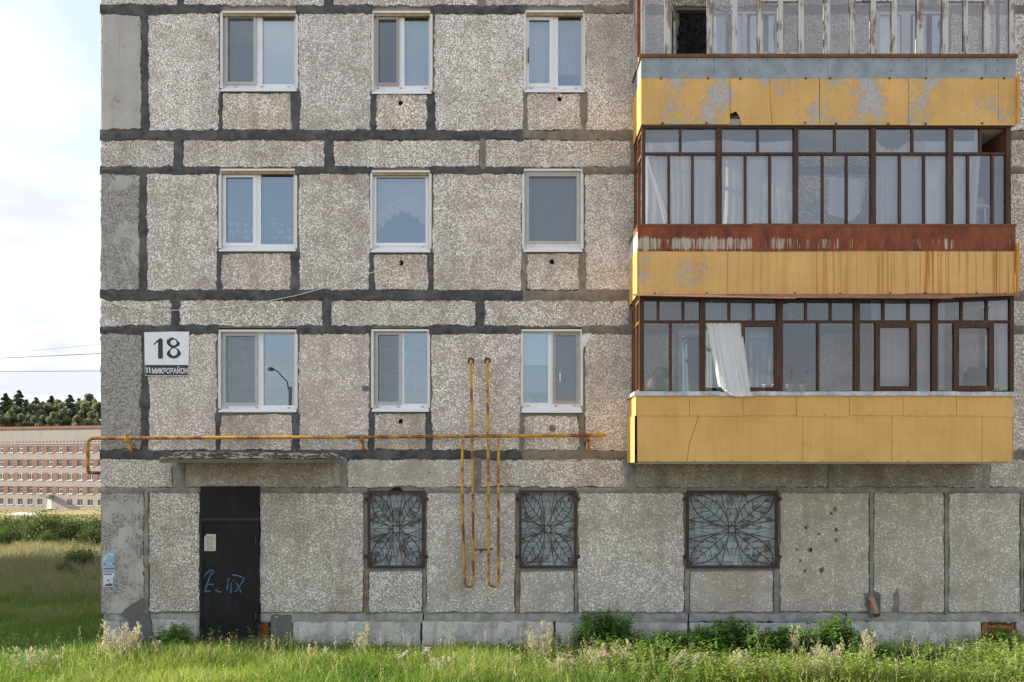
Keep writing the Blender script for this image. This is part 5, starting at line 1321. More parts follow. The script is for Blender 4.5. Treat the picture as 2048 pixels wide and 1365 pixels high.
frA = MB().plate(0, w_, 0, h_, [(.07, w_ * .36, .08, h_ - .08), (w_ * .42, w_ - .07, .08, h_ * .62), (w_ * .42, w_ - .07, h_ * .69, h_ - .08)], 0, .08).mesh('frame_a')
frB = MB().plate(0, w_, 0, h_, [(.07, w_ * .28, .1, h_ - .22), (w_ * .34, w_ * .66, .1, h_ - .22), (w_ * .72, w_ - .07, .1, h_ - .22)], 0, .08).mesh('frame_b')
frC = MB().plate(0, w_, 0, h_, [(.08, w_ * .47, .08, h_ - .08), (w_ * .53, w_ - .08, .08, h_ - .08)], 0, .08).mesh('frame_c')
fgrey = plain('old_grey_frame', (0.36, 0.35, 0.34)); fwhite = plain('far_white_frame', (0.75, 0.75, 0.76))
for m_, mt in ((frA, fgrey), (frB, fwhite), (frC, fgrey)): m_.materials.append(mt)
frA2 = frA.copy(); frA2.materials.clear(); frA2.materials.append(fwhite)
pn = MB().face((.02, .06, .02), (w_ - .02, .06, .02), (w_ - .02, .06, h_ - .02), (.02, .06, h_ - .02)).mesh('pane'); pn.materials.append(MAT['far_glass'])
cur = MB().face((.05, .30, .05), (w_ * .45, .30, .05), (w_ * .45, .30, h_ - .05), (.05, .30, h_ - .05)).mesh('cur'); 
frr = random.Random(4)
for ri, (a, b) in enumerate(rowsf):
    for k, c in enumerate(cols):
        if ri == 4 and 85 < c < 140: continue
        ms = frB if ri == 2 else (frC if ri == 4 else (frA2 if frr.random() < .45 else frA))
        o = bpy.data.objects.new('window', ms); COL.objects.link(o); o.parent = FB; o.location = (fx(c - 6.2), .10, fz(b)); o.scale = (1, 1, (fz(a) - fz(b)) / h_)
        q = bpy.data.objects.new('pane', pn); COL.objects.link(q); q.parent = o
        s = bpy.data.objects.new('sill', bpy.data.meshes.get('far_sill') or (lambda mm: (mm.materials.append(fwhite), mm)[1])(MB().box(-.05, w_ + .05, -.22, 0, -.12, -.01).mesh('far_sill'))); COL.objects.link(s); s.parent = o
for c in cols:                                   # blank the two bays the porch takes
    if 85 < c < 140: fplace(MB().box(fx(c - 6.3), fx(c + 6.3), .01, .3, fz(1010.2), fz(997.8)), 'wall_infill', FW)
dr = fplace(MB().box(fx(94), fx(104), -.03, .05, 0, fz(997)), 'door', fwhite)
fplace(MB().box(fx(88), fx(110.5), -1.6, 0.0, fz(994.5), fz(990)), 'porch_canopy', plain('grey_porch', (0.24, 0.21, 0.20), .9))
fplace(MB().box(fx(86), fx(112), -1.3, 0.0, 0, .25), 'porch_step', MAT['plinth'])
# low heap of white sheeting in the straw field
hm = MB(); yh = 126.0
for j in range(5):
    for i in range(25):
        u, v = i / 24, j / 4; px = 14 + 62 * u
        e = (math.sin(u * math.pi) ** .4) * math.sin(v * math.pi)
        hm.v.append((X(px, yh), yh + (v - .5) * 3, float(gz(0, yh)) - .05 + e * (.45 + .3 * mnoise.noise(Vector((u * 9, v * 3, 0))))))
for j in range(4):
    for i in range(24): q = j * 25 + i; hm.f.append((q, q + 1, q + 26, q + 25))
tag(hm.build('white_sheeting', MAT['white_plastic'], None, True), 'long low heap of white sheeting lying in the straw field', 'sheeting')
# overhead wires
for k, (p0, p1, y, r_, lab) in enumerate((((-400, 738), (900, 672), 44, .022, 'thickest overhead wire crossing the sky left of the block'), ((-400, 748), (900, 736), 44, .018, 'lowest overhead wire crossing the sky left of the block'), ((-400, 748), (900, 620), 52, .010, 'faint highest overhead wire crossing the sky left of the block'))):
    pts = []
    for i in range(25):
        t = i / 24; px = p0[0] + (p1[0] - p0[0]) * t; py = p0[1] + (p1[1] - p0[1]) * t + 6 * (1 - (2 * t - 1) ** 2) - (6 if k else 6)
        pts.append((X(px, y), y, Z(py, y)))
    tag(MB().tube(pts, r_, 5).build('overhead_wire', MAT['wire']), lab, 'wire', 'overhead wires')
# street lamp behind the viewer; the window above the canopy mirrors it
LP = empty('street_lamp', (-11.2, -30, 1.1), 'street lamp on concrete pole mirrored in the window above the entrance canopy', 'street lamp')
MB().tube([(-11.2, -30, .9), (-11.2, -30, 7.2)], [.11, .075], 10).build('pole', MAT['dark_mortar'], LP)
MB().tube([(-11.2, -30, 6.6), (-11.35, -30, 7.5), (-11.8, -30, 8.0), (-12.1, -30, 8.15)], .032, 8).build('arm', MAT['iron'], LP)
MB().lathe((-12.2, -30, 8.05), [(.05, .16), (.16, .12), (.19, .02), (.12, -.03)], 12).build('lamp_head', MAT['iron'], LP)
# unseen block added left of the frame to cast the shade beside the corner
NB = empty('shade_block', (-38, 16, -0.6), 'unseen grey block added left of the frame to shade the meadow', 'building')
nb = MB().box(-45, -31, 0.55, 22, -2.5, 12.6); o = nb.build('wall', MAT['mortar'], NB)
MB().box(-45.2, -30.8, 0.4, 22.2, 12.6, 12.8).build('roof', MAT['felt'], NB)
nbw = MB().box(-.02, .02, -.6, .6, 0, 1.35).mesh('nbw'); nbw.materials.append(MAT['far_glass'])
for i in range(5):
    for j in range(4):
        o = bpy.data.objects.new('window', nbw); COL.objects.link(o); o.parent = NB; o.location = Vector((-30.99, 3 + 3.3 * i, 1.2 + 2.75 * j)) - WL[NB]
# ------------------------------------------------------------------ vegetation
def np_mesh(name, V, F, C, mat):
    """V (n,3), F list of equal-size faces (m,k), C (n,3) point colours"""
    m = bpy.data.meshes.new(name)
    n, (mf, k) = len(V), F.shape
    m.vertices.add(n); m.vertices.foreach_set('co', np.ascontiguousarray(V, np.float32).ravel())
    m.loops.add(mf * k); m.loops.foreach_set('vertex_index', np.ascontiguousarray(F, np.int32).ravel())
    m.polygons.add(mf); m.polygons.foreach_set('loop_start', np.arange(0, mf * k, k, dtype=np.int32))
    try: m.polygons.foreach_set('loop_total', np.full(mf, k, dtype=np.int32))
    except Exception: pass
    at = m.color_attributes.new('Col', 'FLOAT_COLOR', 'POINT')
    at.data.foreach_set('color', np.concatenate([C, np.ones((n, 1))], 1).astype(np.float32).ravel())
    m.update(); m.validate(); m.materials.append(mat)
    return m
def unit(v): return v / np.maximum(np.linalg.norm(v, axis=1, keepdims=True), 1e-9)
def leaves(C, U, W, col):
    """diamond leaves: centre C, half length vector U, half width vector W"""
    n = len(C)
    V = np.stack([C - U, C + W * 1.0 - U * .1, C + U, C - W - U * .1], 1).reshape(-1, 3)
    F = np.arange(4 * n).reshape(n, 4)
    return V, F, np.repeat(col, 4, 0)
def blades(x, y, z, h, w, lean, col, tipcol=None):
    """grass blades: tapered, bent, two segments (as quads; the tip quad is narrow)"""
    n = len(x); a = nrg.uniform(0, 2 * np.pi, n); fa = nrg.uniform(0, np.pi, n)
    d = np.stack([np.cos(a), np.sin(a), np.zeros(n)], 1) * (lean * h)[:, None]; s = np.stack([np.cos(fa), np.sin(fa), np.zeros(n)], 1) * w[:, None]
    B = np.stack([x, y, z], 1); up = np.array([0, 0, 1.0])
    M = B + d * 0.3 + up * (h * 0.55)[:, None]; T = B + d + up * (h * (1 - 0.25 * np.minimum(lean, 1.2)))[:, None]
    V = np.stack([B - s, B + s, M - s * .75, M + s * .75, T - s * .12, T + s * .12], 1).reshape(-1, 3)
    i = np.arange(n)[:, None] * 6
    F = np.concatenate([i + np.array([0, 1, 3, 2]), i + np.array([2, 3, 5, 4])], 0)
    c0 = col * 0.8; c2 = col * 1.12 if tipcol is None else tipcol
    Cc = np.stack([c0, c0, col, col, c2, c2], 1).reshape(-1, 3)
    return V, F, Cc
def join(parts):
    off = 0; Vs, Fs, Cs = [], [], []
    for V, F, C in parts:
        Vs.append(V); Fs.append(F + off); Cs.append(C); off += len(V)
    return np.concatenate(Vs), np.concatenate(Fs), np.concatenate(Cs)
def vnoise(x, y, s, seed=0):
    return np.array([mnoise.noise(Vector((a * s + seed, b * s, seed * .7))) for a, b in zip(x, y)])
def lerp(a, b, t): return np.asarray(a)[None] * (1 - t[:, None]) + np.asarray(b)[None] * t[:, None]

# ---- lit grass strip in front of the wall
def front_grass():
    n = 95000
    x = nrg.uniform(-10.5, 11.0, n); y = -0.05 - 4.0 * nrg.random(n) ** 0.9
    ok = nrg.random(n) > np.clip((x - 0.2) / 2.5, 0, .80); x, y = x[ok], y[ok]; n = len(x)
    k = vnoise(x[:20000], y[:20000], 0.9, 3); k = np.resize(k, n)
    # patchiness: evaluate on a coarse lattice for speed
    gx, gy = np.meshgrid(np.linspace(-11, 11.5, 120), np.linspace(-4.2, 0, 26)); lat = vnoise(gx.ravel(), gy.ravel(), 0.8, 3).reshape(26, 120); lat2 = vnoise(gx.ravel(), gy.ravel(), 0.45, 9).reshape(26, 120)
    ix = np.clip(((x + 11) / 22.5 * 119).astype(int), 0, 119); iy = np.clip(((y + 4.2) / 4.2 * 25).astype(int), 0, 25)
    p, q = lat[iy, ix], lat2[iy, ix]
    h = (0.13 + 0.16 * p + 0.17 * nrg.random(n)) * np.clip(1.1 - (x + 0.5) * .12, .72, 1.1) * np.clip(0.62 + 0.55 * (-y), 0.6, 1.15); w = nrg.uniform(0.0030, 0.0068, n)
    t = np.clip(0.45 + q * 0.9 + nrg.normal(0, .22, n), 0, 1)
    col = lerp((0.10, 0.205, 0.032), (0.30, 0.375, 0.085), t)
    dry = nrg.random(n) < np.clip(0.05 + 0.20 * p, .02, .3); col[dry] = lerp((0.46, 0.40, 0.19), (0.60, 0.54, 0.32), nrg.random(dry.sum()))
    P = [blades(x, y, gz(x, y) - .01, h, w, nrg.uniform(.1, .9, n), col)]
    o = np_mesh('grass', *join(P), MAT['blade']); return o
tag(link('grass', front_grass(), None, (0, -2, 0)), 'sunlit yellow green grass growing along the foot of the block', 'grass', kind='stuff')
# ---- meadow beyond the corner
def meadow():
    P = []
    for (d0, d1, n, hw) in ((15.6, 22, 60000, 1.0), (22, 32, 50000, 1.5), (32, 46, 42000, 2.2), (46, 75, 36000, 3.4)):
        d = np.sqrt(nrg.uniform(d0 ** 2, d1 ** 2, n)); u = nrg.uniform(-0.72, -0.37, n); x = u * d - 0.4; y = d - CAM_D
        ok = (x < XL - 0.05) | (y < -0.02); x, y, d = x[ok], y[ok], d[ok]; n = len(x)
        m = vnoise(x, y, 0.35, 5) + .5 * vnoise(x, y, 1.1, 8)
        g_ = np.clip((d - 20 + m * 16) / 16, 0, 1)                       # lush green near the corner, dry stalks farther out
        s_ = np.clip((d - 66 + m * 5) / 12, 0, 1)
        col = lerp((0.10, 0.185, 0.035), (0.22, 0.285, 0.075), nrg.random(n))
        dry = lerp((0.19, 0.185, 0.09), (0.29, 0.26, 0.145), nrg.random(n))
        isdry = nrg.random(n) < g_ * 0.40; col[isdry] = dry[isdry]
        iss = nrg.random(n) < s_ * .9; col[iss] = lerp((0.36, 0.28, 0.11), (0.45, 0.36, 0.16), nrg.random(iss.sum()))
        h = np.where(isdry, nrg.uniform(.35, .75, n), nrg.uniform(.14, .40, n)) * np.clip(.8 + .5 * m, .5, 1.3)
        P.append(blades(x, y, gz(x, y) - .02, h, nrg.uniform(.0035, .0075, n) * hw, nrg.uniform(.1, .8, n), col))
    return np_mesh('meadow_grass', *join(P), MAT['blade'])
tag(link('meadow_grass', meadow(), None, (-15, 15, 0)), 'green and brown meadow grass spreading left of the block corner', 'grass', kind='stuff')
# ---- seed heads standing above the front grass
def seed_stalks(n=1500):
    x = nrg.uniform(-9.8, 10.3, n); y = -0.5 - 3.2 * nrg.random(n)
    cl = vnoise(x, y, 0.55, 21); keep = nrg.random(n) < np.clip(.30 + cl * 1.1, .05, 1) * np.clip(1 - (x - .2) / 5, .45, 1); x, y = x[keep], y[keep]; n = len(x)
    h = nrg.uniform(.30, .62, n); col = lerp((0.46, 0.42, 0.22), (0.66, 0.60, 0.40), nrg.random(n)); z = gz(x, y)
    P = [blades(x, y, z, h, np.full(n, .0022), nrg.uniform(.05, .35, n), col * .8)]
    k = 12; X0 = np.repeat(x, k); Y0 = np.repeat(y, k); t = np.tile(np.linspace(.62, 1, k), n); H = np.repeat(h, k)
    C = np.stack([X0 + nrg.normal(0, .012, n * k), Y0 + nrg.normal(0, .012, n * k), np.repeat(z, k) + H * t], 1)
    U = unit(np.stack([nrg.normal(0, .5, n * k), nrg.normal(0, .5, n * k), np.ones(n * k)], 1)) * .016; Wd = unit(np.cross(U, nrg.normal(size=(n * k, 3)))) * .0045
    P.append(leaves(C, U, Wd, np.repeat(col, k, 0) * nrg.uniform(.8, 1.25, (n * k, 1))))
    return np_mesh('seed_stalks', *join(P), MAT['blade'])
tag(link('seed_stalks', seed_stalks(), None, (0, -2, 0)), 'pale dry seed stalks standing above the sunlit grass', 'grass', kind='stuff')

# ---- leafy herbs mixed into the grass towards the right
def herbs():
    n = 9000; x = nrg.uniform(-9.5, 10.8, n); y = -0.12 - 3.1 * nrg.random(n)
    cl = vnoise(x, y, 0.5, 41); want = np.clip((x - 0.2) / 2.2, 0.20, 1) * np.clip(.75 + cl, .15, 1); k = nrg.random(n) < want; x, y, cl = x[k], y[k], cl[k]; n = len(x)
    h = nrg.uniform(.20, .46, n) * np.clip(.9 + .6 * cl, .55, 1.5); z = gz(x, y); m = 20
    t = np.tile(np.linspace(.2, 1, m), n); X0, Y0, Z0, H = (np.repeat(q, m) for q in (x, y, z, h)); N = n * m
    lx, ly = np.repeat(nrg.normal(0, .06, n), m), np.repeat(nrg.normal(0, .06, n), m); a = nrg.uniform(0, 6.28, N)
    d = unit(np.stack([np.cos(a), np.sin(a), nrg.uniform(-.4, .6, N)], 1)); ln = nrg.uniform(.022, .052, N) * (1.15 - .4 * t)
    side = unit(np.cross(d, np.array([[0, 0, 1.0]])) + nrg.normal(0, .3, (N, 3)))
    C = np.stack([X0 + lx * t, Y0 + ly * t, Z0 + H * t], 1) + d * ln[:, None]
    tone = np.repeat(np.clip(.5 + cl * .8 + nrg.normal(0, .2, n), 0, 1), m)
    col = lerp((0.11, 0.22, 0.04), (0.33, 0.42, 0.10), np.clip(tone * .7 + .3 * t + nrg.normal(0, .12, N), 0, 1))
    return np_mesh('herbs', *join([leaves(C, d * ln[:, None], side * ln[:, None] * .38, col), blades(x, y, z - .01, h, np.full(n, .003), nrg.uniform(.05, .2, n), lerp((.12, .16, .05), (.2, .22, .08), nrg.random(n)))]), MAT['leaf'])
tag(link('herbs', herbs(), None, (4, -2, 0)), 'low leafy green herbs crowding the grass in front of the right half of the wall', 'herbs', kind='stuff')

# ---- single plants
def nettle(name, x, y, w, h, ns, label, group, dark=(0.055, 0.135, 0.028), lite=(0.16, 0.30, 0.06), cat='nettle', lf=.078):
    P = []; z0 = float(gz(x, y)); st = MB()
    for s in range(ns):
        bx, by = x + nrg.normal(0, w * .45), y + nrg.normal(0, .14); hh = h * nrg.uniform(.55, 1.05) * max(.45, 1 - ((bx - x) / w) ** 2 * .4); lx, ly = nrg.normal(0, .10), nrg.normal(0, .06)
        by = min(by, -0.16); ly = min(ly, -0.3 * (by + .16))
        st.tube([(bx, by, z0 - .02), (bx + lx * .5, by + ly * .4, z0 + hh * .55), (bx + lx, by + ly, z0 + hh)], [.006, .005, .003], 4)
        nl = int(hh / .042); t = np.repeat(np.linspace(.15, 1, nl), 4); a = nrg.uniform(0, 6.28, nl)[np.arange(nl).repeat(4)] + np.tile([0, np.pi / 2, np.pi, 1.5 * np.pi], nl)
        ln = lf * (1.1 - .5 * t) * nrg.uniform(.7, 1.2, nl * 4)
        base = np.stack([bx + lx * t ** 1.3, by + ly * t, z0 + hh * t], 1)
        d = np.stack([np.cos(a), np.sin(a), nrg.uniform(-.55, .25, nl * 4)], 1); d = unit(d)
        side = unit(np.cross(d, np.array([[0, 0, 1.0]])) + nrg.normal(0, .2, (nl * 4, 3)))
        col = lerp(dark, lite, np.clip(.25 + .5 * t + nrg.normal(0, .2, nl * 4), 0, 1))
        P.append(leaves(base + d * ln[:, None] * 1.1, d * ln[:, None], side * ln[:, None] * .42, col))
    root = empty(name, (x, y, z0), label, cat, group)
    link('leaves', np_mesh('leaves', *join(P), MAT['leaf']), root); tag(st.build('stems', MAT['stem'], root), kind='stuff')
G_N = 'nettle clumps along the wall'
def at(px, d): return ((px - 1024) / FPX * d, d - CAM_D)
for px, d, w, h, ns, lab in ((345, 15.55, .40, .50, 46, 'dark nettle clump at foot of wall left of the door'),
        (1205, 15.35, .62, .80, 90, 'tall dark nettle clump at wall between second grille and widest grille'),
        (1462, 14.95, .66, .66, 100, 'nettle clump under the widest grille'), (1580, 14.9, .66, .56, 90, 'low nettle clump right of the widest grille'),
        (1672, 15.1, .46, .72, 70, 'nettle clump left of the brown drain pipe'), (2012, 15.4, .30, .50, 40, 'dark nettle clump before the orange hollow bricks'),
        (1335, 14.8, .66, .50, 80, 'low nettle clump between tall clump and widest grille'), (1400, 15.2, .40, .50, 40, 'nettle clump at the plinth joint left of the widest grille'), (1525, 14.7, .6, .46, 60, 'nettle clump filling the gap under right edge of the widest grille'), (1750, 14.6, .5, .40, 50, 'low nettle clump right of the drain pipe')):
    x, y = at(px, d); nettle('nettle', x, y, w, h, ns, lab, G_N)
for px, d, w, h, ns, lab in ((700, 15.5, .6, .26, 22, 'low weeds at wall right of the hatch board'), (940, 15.6, .8, .22, 26, 'low weeds at wall under the gas risers'), (1850, 14.6, .7, .30, 30, 'broad leaved weeds in front of drain pipe'), (1960, 13.9, .6, .26, 26, 'yellowish weeds near bottom right corner'), (450, 15.45, .35, .30, 12, 'thin weeds at foot of the black door'), (245, 15.4, .25, .24, 12, 'low weeds at foot of corner pillar')):
    x, y = at(px, d); nettle('weed', x, y, w, h, ns, lab, 'low weeds by the wall', (0.08, 0.15, 0.03), (0.20, 0.28, 0.06), 'weed', .062)
def wormwood(px, d, w, h, ns, label, pale=0.6):
    x, y = at(px, d); z0 = float(gz(x, y)); P = []; st = MB()
    for s in range(ns):
        bx, by = x + nrg.normal(0, w * .22), y + nrg.normal(0, .10); hh = h * nrg.uniform(.5, 1.08); lx, ly = (bx - x) * .6 + nrg.normal(0, .05), nrg.normal(0, .05)
        st.tube([(bx, by, z0 - .02), (bx + lx * .5, by + ly * .5, z0 + hh * .5), (bx + lx, by + ly, z0 + hh)], [.005, .004, .002], 4)
        nb_ = int(14 * hh / .5) + 6
        for q in range(nb_):
            t = nrg.uniform(.25, 1); a = nrg.uniform(0, 6.28); L = (.17 * (1.1 - t) + .03) * nrg.uniform(.6, 1.2)
            k = int(10 + 60 * L); u = np.linspace(.1, 1, k)
            base = np.array([bx + lx * t, by + ly * t, z0 + hh * t]); dr = np.array([math.cos(a) * .7, math.sin(a) * .7, .75]) * L
            C = base + dr * u[:, None] + nrg.normal(0, .006, (k, 3)); U = unit(nrg.normal(0, .6, (k, 3)) + np.array([0, 0, .8])) * nrg.uniform(.007, .014, (k, 1)); Wd = unit(np.cross(U, nrg.normal(size=(k, 3)))) * .005
            tt = np.clip(nrg.normal(pale, .25, k) + (t - .5) * .5, 0, 1)
            P.append(leaves(C, U, Wd, lerp((0.22, 0.25, 0.13), (0.62, 0.58, 0.42), tt)))
    root = empty('wormwood', (x, y, z0), label, 'wormwood', 'pale wormwood plants in the grass')
    link('seed_heads', np_mesh('seed_heads', *join(P), MAT['leaf']), root); tag(st.build('stems', MAT['stem'], root), kind='stuff')
for a in ((252, 14.3, .66, .70, 30, 'large pale wormwood bush in front of the corner pillar'), (60, 13.5, .5, .42, 12, 'wormwood plant in lower left corner'), (640, 13.9, .35, .40, 8, 'small wormwood left of the first grille'), (720, 14.6, .25, .62, 6, 'slender tall wormwood below the first grille'),
          (1085, 14.5, .35, .72, 8, 'tall thin wormwood below the second grille'), (1215, 13.9, .5, .50, 14, 'wormwood in front of tall nettle clump'), (1370, 13.7, .5, .42, 14, 'wormwood before the widest grille, left side'), (1480, 13.5, .6, .40, 16, 'dense pale wormwood before the widest grille'), (1660, 13.8, .6, .48, 18, 'pale wormwood before nettle clump by drain pipe'),
          (1730, 14.4, .3, .60, 7, 'tall thin wormwood under the drain pipe'), (1620, 13.3, .6, .34, 14, 'low wormwood at bottom edge right of centre'), (880, 13.5, .4, .30, 8, 'low wormwood at bottom edge under gas risers'), (1590, 14.6, .25, .66, 5, 'lone tall wormwood stalk right of the widest grille'), (1130, 13.5, .5, .34, 10, 'low wormwood at bottom edge under second grille')):
    wormwood(*a)
def yarrow(px, d, h, label, pink=False):
    x, y = at(px, d); z0 = float(gz(x, y)); st = MB(); C = []
    for s in range(4):
        a = nrg.uniform(0, 6.28); r_ = nrg.uniform(.0, .05); tx, ty, tz = x + r_ * math.cos(a), y + r_ * math.sin(a), z0 + h * nrg.uniform(.85, 1.05)
        st.tube([(x, y, z0), (tx, ty, tz)], .003, 4)
        k = 26; aa = nrg.uniform(0, 6.28, k); rr = .035 * np.sqrt(nrg.random(k)); C.append(np.stack([tx + rr * np.cos(aa), ty + rr * np.sin(aa), tz + .01 * nrg.random(k)], 1))
    C = np.concatenate(C); k = len(C); U = unit(nrg.normal(size=(k, 3)) * [1, 1, .35]) * .009; Wd = unit(np.cross(U, np.array([[0, 0, 1.0]]))) * .008
    col = np.tile(np.array([[.72, .70, .68]]) if not pink else np.array([[.66, .46, .50]]), (k, 1)) * nrg.uniform(.85, 1.1, (k, 1))
    root = empty('yarrow', (x, y, z0), label, 'flower', 'small umbel flowers in the grass')
    link('flower_heads', np_mesh('flower_heads', *leaves(C, U, Wd, col), MAT['leaf']), root); tag(st.build('stems', MAT['stem'], root), kind='stuff')
for a in ((800, 13.6, .33, 'white yarrow at bottom edge nearest the left grille'), (848, 13.75, .36, 'white yarrow right of the leftmost yarrow pair', False), (855, 13.9, .38, 'upper white yarrow under the left gas riser'), (812, 13.7, .35, 'second white yarrow below the left grille'), (1210, 13.6, .34, 'pinkish yarrow below the second grille', True), (1035, 13.5, .33, 'pinkish yarrow at bottom edge right of gas risers', True), (1140, 13.7, .34, 'pale pink yarrow between second grille and bottom edge', True), (1922, 13.95, .36, 'white yarrow near lower right corner')):
    yarrow(*a)
# seedlings in the two tubs
for k, (c, lab) in enumerate(((tub1, 'green seedlings sprouting from tub nearest the third post'), (tub2, 'green seedlings sprouting from the right hand tub'))):
    st = MB(); P = []
    for s in range(7):
        a = rng.uniform(0, 6.28); h = rng.uniform(.12, .38); tx, ty = c[0] + .10 * math.cos(a) * rng.random() * 1.6, c[1] + .05 * math.sin(a); z0 = c[2] + .09
        st.tube([(c[0], c[1], z0), ((c[0] + tx) / 2, ty, z0 + h * .6), (tx, ty, z0 + h)], .003, 4); n = 9; t = np.linspace(.3, 1, n)
        C = np.stack([c[0] + (tx - c[0]) * t, np.full(n, ty), z0 + h * t], 1) + nrg.normal(0, .02, (n, 3)); U = unit(nrg.normal(size=(n, 3))) * .026; Wd = unit(np.cross(U, nrg.normal(size=(n, 3)))) * .011
        P.append(leaves(C, U, Wd, lerp((.05, .10, .02), (.12, .18, .05), nrg.random(n))))
    root = empty('seedlings', (c[0], c[1], c[2] + .09), lab, 'plant', 'seedlings on the lowest balcony sill'); link('leaves', np_mesh('leaves', *join(P), MAT['leaf']), root); tag(st.build('stems', MAT['stem'], root), kind='stuff')

# ---- bushes across the meadow
def bush_mesh(w, h, n, seed, dark, lite):
    r_ = np.random.default_rng(seed); k = 22
    cx = r_.normal(0, w * .33, k); cy = r_.normal(0, w * .2, k); cz = h * r_.uniform(.2, .82, k) * np.clip(1 - (cx / w) ** 2, .4, 1)
    i = r_.integers(0, k, n); rad = h * .22
    C = np.stack([cx[i], cy[i], cz[i]], 1) + r_.normal(0, 1, (n, 3)) * rad * .75; C[:, 2] = np.abs(C[:, 2])
    U = unit(r_.normal(size=(n, 3))) * r_.uniform(.05, .11, (n, 1)); Wd = unit(np.cross(U, r_.normal(size=(n, 3)))) * r_.uniform(.02, .045, (n, 1))
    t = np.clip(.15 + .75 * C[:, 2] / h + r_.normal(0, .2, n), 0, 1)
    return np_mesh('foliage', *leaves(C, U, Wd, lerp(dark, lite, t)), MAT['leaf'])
def stems_mesh(w, h, seed):
    r_ = random.Random(seed); b = MB()
    for k in range(9): a = r_.uniform(0, 6.28); rr = r_.uniform(.1, w * .5); b.tube([(0, 0, -.1), (rr * .4 * math.cos(a), rr * .4 * math.sin(a), h * .4), (rr * math.cos(a), rr * .6 * math.sin(a), h * r_.uniform(.7, 1.12))], [.03, .02, .008], 5)
    m = b.mesh('stems'); m.materials.append(MAT['bark']); return m
bm_ = [bush_mesh(2.3, 2.0, 3600, s, (0.030, 0.055, 0.016), (0.10, 0.145, 0.045)) for s in (1, 2, 3)]; sm_ = [stems_mesh(2.2, 2.1, s) for s in (1, 2, 3)]
bl = ['bush at left frame edge in the meadow hedge', 'second bush from the left frame edge in the hedge', 'bush below the white sheeting in the hedge', 'tall twiggy bush in the hedge before the porch', 'bush right of the tall twiggy one in the hedge', 'broad bush in the hedge before the right windows', 'bush next to last before the block corner', 'last hedge bush touching the block corner', 'hedge bush half hidden behind the block corner', 'low front bush near the left frame edge', 'low front bush in the middle of the hedge', 'low front bush beside the block corner']
bp = [(-12, 54, .82), (22, 52, .85), (50, 54, .80), (84, 50, .98), (112, 53, .80), (140, 52, .84), (168, 54, .78), (196, 52, .84), (225, 54, .8), (5, 46, .62), (95, 47, .5), (190, 47, .62)]
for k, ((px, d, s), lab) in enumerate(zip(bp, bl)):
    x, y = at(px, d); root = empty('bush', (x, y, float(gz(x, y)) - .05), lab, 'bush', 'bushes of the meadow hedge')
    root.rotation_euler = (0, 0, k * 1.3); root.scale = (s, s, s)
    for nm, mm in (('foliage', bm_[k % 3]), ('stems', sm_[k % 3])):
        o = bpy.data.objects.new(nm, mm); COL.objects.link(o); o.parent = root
for k, (px, d, s, lab) in enumerate(((160, 33, .45, 'small dark bush in dry grass near the corner pillar'), (130, 30, .30, 'tiny green shrub left of the small dark bush'))):
    x, y = at(px, d); root = empty('bush', (x, y, float(gz(x, y)) - .05), lab, 'bush'); root.scale = (s, s, s)
    for nm, mm in (('foliage', bm_[k]), ('stems', sm_[k])): o = bpy.data.objects.new(nm, mm); COL.objects.link(o); o.parent = root

# ---- wood behind the brick building
def spruce_mesh(seed, n=3800):
    r_ = np.random.default_rng(seed); t = r_.random(n) ** .75; lv = np.round(t * 26) / 26 + r_.normal(0, .006, n); R_ = .19 * (1 - lv) ** .62 * (.75 + .35 * r_.random(n)); a = np.round(r_.uniform(0, 9, n)) / 9 * 6.28 + lv * 40 + r_.normal(0, .12, n)
    q = r_.uniform(.15, 1, n) ** .7; rr = R_ * q
    C = np.stack([rr * np.cos(a), rr * np.sin(a), .05 + .95 * lv - rr * .45], 1); U = unit(np.stack([np.cos(a), np.sin(a), np.full(n, -.55)], 1) + r_.normal(0, .2, (n, 3))) * (.022 * r_.uniform(.7, 1.4, n) * (1.15 - .6 * lv))[:, None]
    Wd = unit(np.cross(U, np.array([[0, 0, 1.0]]) + r_.normal(0, .3, (n, 3)))) * .011
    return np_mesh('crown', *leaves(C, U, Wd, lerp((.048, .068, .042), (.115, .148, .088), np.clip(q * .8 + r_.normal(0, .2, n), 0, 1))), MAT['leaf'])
def birch_mesh(seed, n=4600, lite=(.23, .26, .15), dark=(.095, .12, .068)):
    r_ = np.random.default_rng(seed); k = 34; u = r_.random(k); cz = .22 + .74 * u; rad = .20 * np.clip((cz - .1) / .25, 0, 1) * np.clip(1.02 - cz, 0, 1) ** .62 + .008; a = r_.uniform(0, 6.28, k); cr_ = rad * np.sqrt(r_.random(k)) * .95
    i = r_.integers(0, k, n); D = r_.normal(0, 1, (n, 3)); D = D / np.maximum(1, np.linalg.norm(D, axis=1, keepdims=True) / 1.6)
    C = np.stack([cr_ * np.cos(a), cr_ * np.sin(a), cz], 1)[i] + D * np.array([.036, .036, .046]) * (1.15 - .75 * cz[i])[:, None]
    U = unit(r_.normal(size=(n, 3)) * [.6, .6, 1]) * r_.uniform(.006, .013, (n, 1)); Wd = unit(np.cross(U, r_.normal(size=(n, 3)))) * .008
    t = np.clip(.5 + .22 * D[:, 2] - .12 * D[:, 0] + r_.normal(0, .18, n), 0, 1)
    return np_mesh('crown', *leaves(C, U, Wd, lerp(dark, lite, t)), MAT['leaf'])
tk = MB().tube([(0, 0, -.02), (.003, 0, .5), (0, 0, .93)], [.012, .008, .002], 7).mesh('trunk'); tk.materials.append(MAT['bark'])
sp = [spruce_mesh(s) for s in (1, 2, 3)]; bi = [birch_mesh(4), birch_mesh(5, lite=(.26, .28, .165)), birch_mesh(6, lite=(.20, .245, .13)), birch_mesh(7, lite=(.28, .27, .165))]
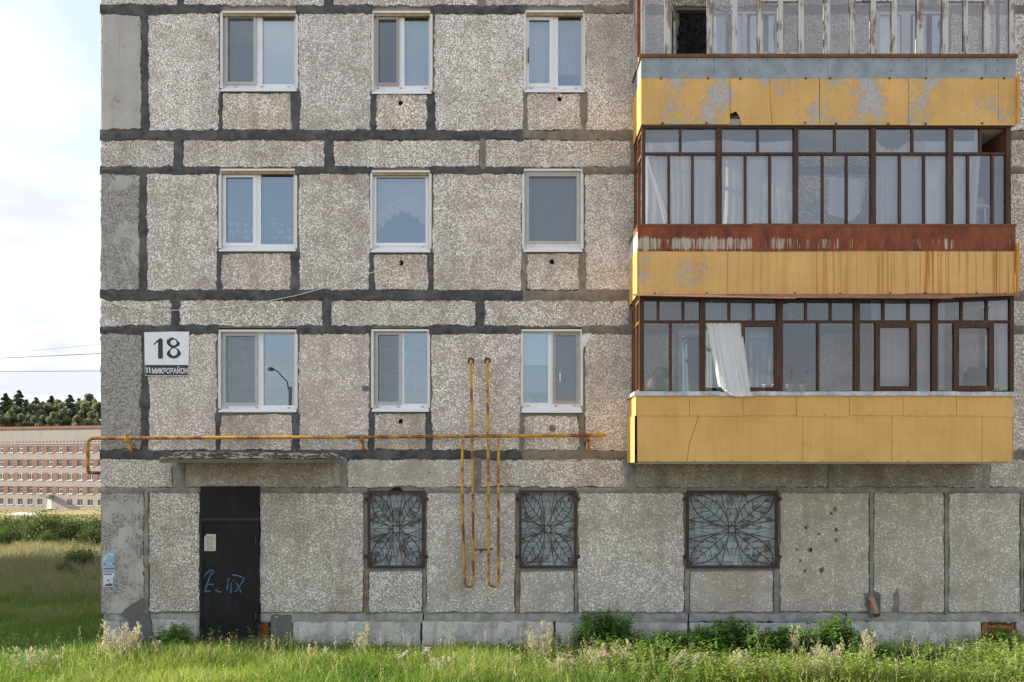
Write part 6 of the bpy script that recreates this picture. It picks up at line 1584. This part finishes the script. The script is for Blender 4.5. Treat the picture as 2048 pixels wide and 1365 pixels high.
trees = [('s', 11, 788, 226, 'slim dark spruce at far left of the wood'), ('s', 38, 782, 232, 'tall ragged spruce left of centre in the wood'), ('s', 53, 800, 230, 'spruce leaning on the tall ragged one'), ('s', 103, 793, 246, 'spruce tip showing between birches in the wood'), ('s', 140, 791, 224, 'broad darkest spruce right of centre in the wood'), ('s', 183, 790, 240, 'narrow spruce tip behind the large right birch'),
         ('b', 24, 809, 221, 'round birch in front of the tall ragged spruce'), ('b', 70, 806, 228, 'dark green birch between spruces in the wood'), ('b', 92, 800, 232, 'pale birch left of the spruce tip'), ('b', 116, 797, 238, 'light birch at middle of the wood'), ('b', 134, 815, 218, 'small pale birch before the darkest spruce'), ('b', 168, 785, 230, 'tallest large birch at right of the wood'), ('b', 196, 801, 222, 'birch touching the block corner'), ('b', 161, 829, 216, 'short birch right of the darkest spruce'), ('b', 52, 825, 217, 'low birch near roof, left of centre'), ('b', 108, 822, 216, 'low pale birch near roof at centre'), ('b', -10, 812, 226, 'birch cut by the left frame edge'), ('b', 222, 800, 230, 'birch hidden mostly by the block corner'), ('s', 122, 818, 219, 'young spruce behind the roof at centre'), ('s', 60, 822, 219, 'young spruce behind the roof, left of centre'), ('b', 5, 826, 217, 'low birch near roof at far left'), ('b', 182, 822, 217, 'low birch near roof beside the block corner'), ('b', 80, 828, 216, 'bushy low birch behind the roof'), ('b', 148, 832, 215, 'lowest birch under the darkest spruce'), ('b', 36, 812, 224, 'slender birch just right of the tall ragged spruce'), ('b', 83, 808, 236, 'slender birch behind the dark green birch'), ('b', 104, 806, 228, 'slender birch under the spruce tip'), ('b', 126, 803, 234, 'slender birch left of the darkest spruce'),
         ('b', 153, 800, 238, 'slender birch behind the darkest spruce'), ('b', 178, 797, 233, 'slender birch right of the tallest birch'), ('b', 14, 818, 220, 'slender birch at foot of the far left spruce'), ('s', 72, 796, 250, 'distant spruce tip right of the tall ragged spruce'), ('s', 158, 798, 250, 'distant spruce tip left of the tallest birch'), ('s', 22, 800, 248, 'distant spruce between far left spruce and ragged spruce')]
base_z = float(gz(0, 200.0))
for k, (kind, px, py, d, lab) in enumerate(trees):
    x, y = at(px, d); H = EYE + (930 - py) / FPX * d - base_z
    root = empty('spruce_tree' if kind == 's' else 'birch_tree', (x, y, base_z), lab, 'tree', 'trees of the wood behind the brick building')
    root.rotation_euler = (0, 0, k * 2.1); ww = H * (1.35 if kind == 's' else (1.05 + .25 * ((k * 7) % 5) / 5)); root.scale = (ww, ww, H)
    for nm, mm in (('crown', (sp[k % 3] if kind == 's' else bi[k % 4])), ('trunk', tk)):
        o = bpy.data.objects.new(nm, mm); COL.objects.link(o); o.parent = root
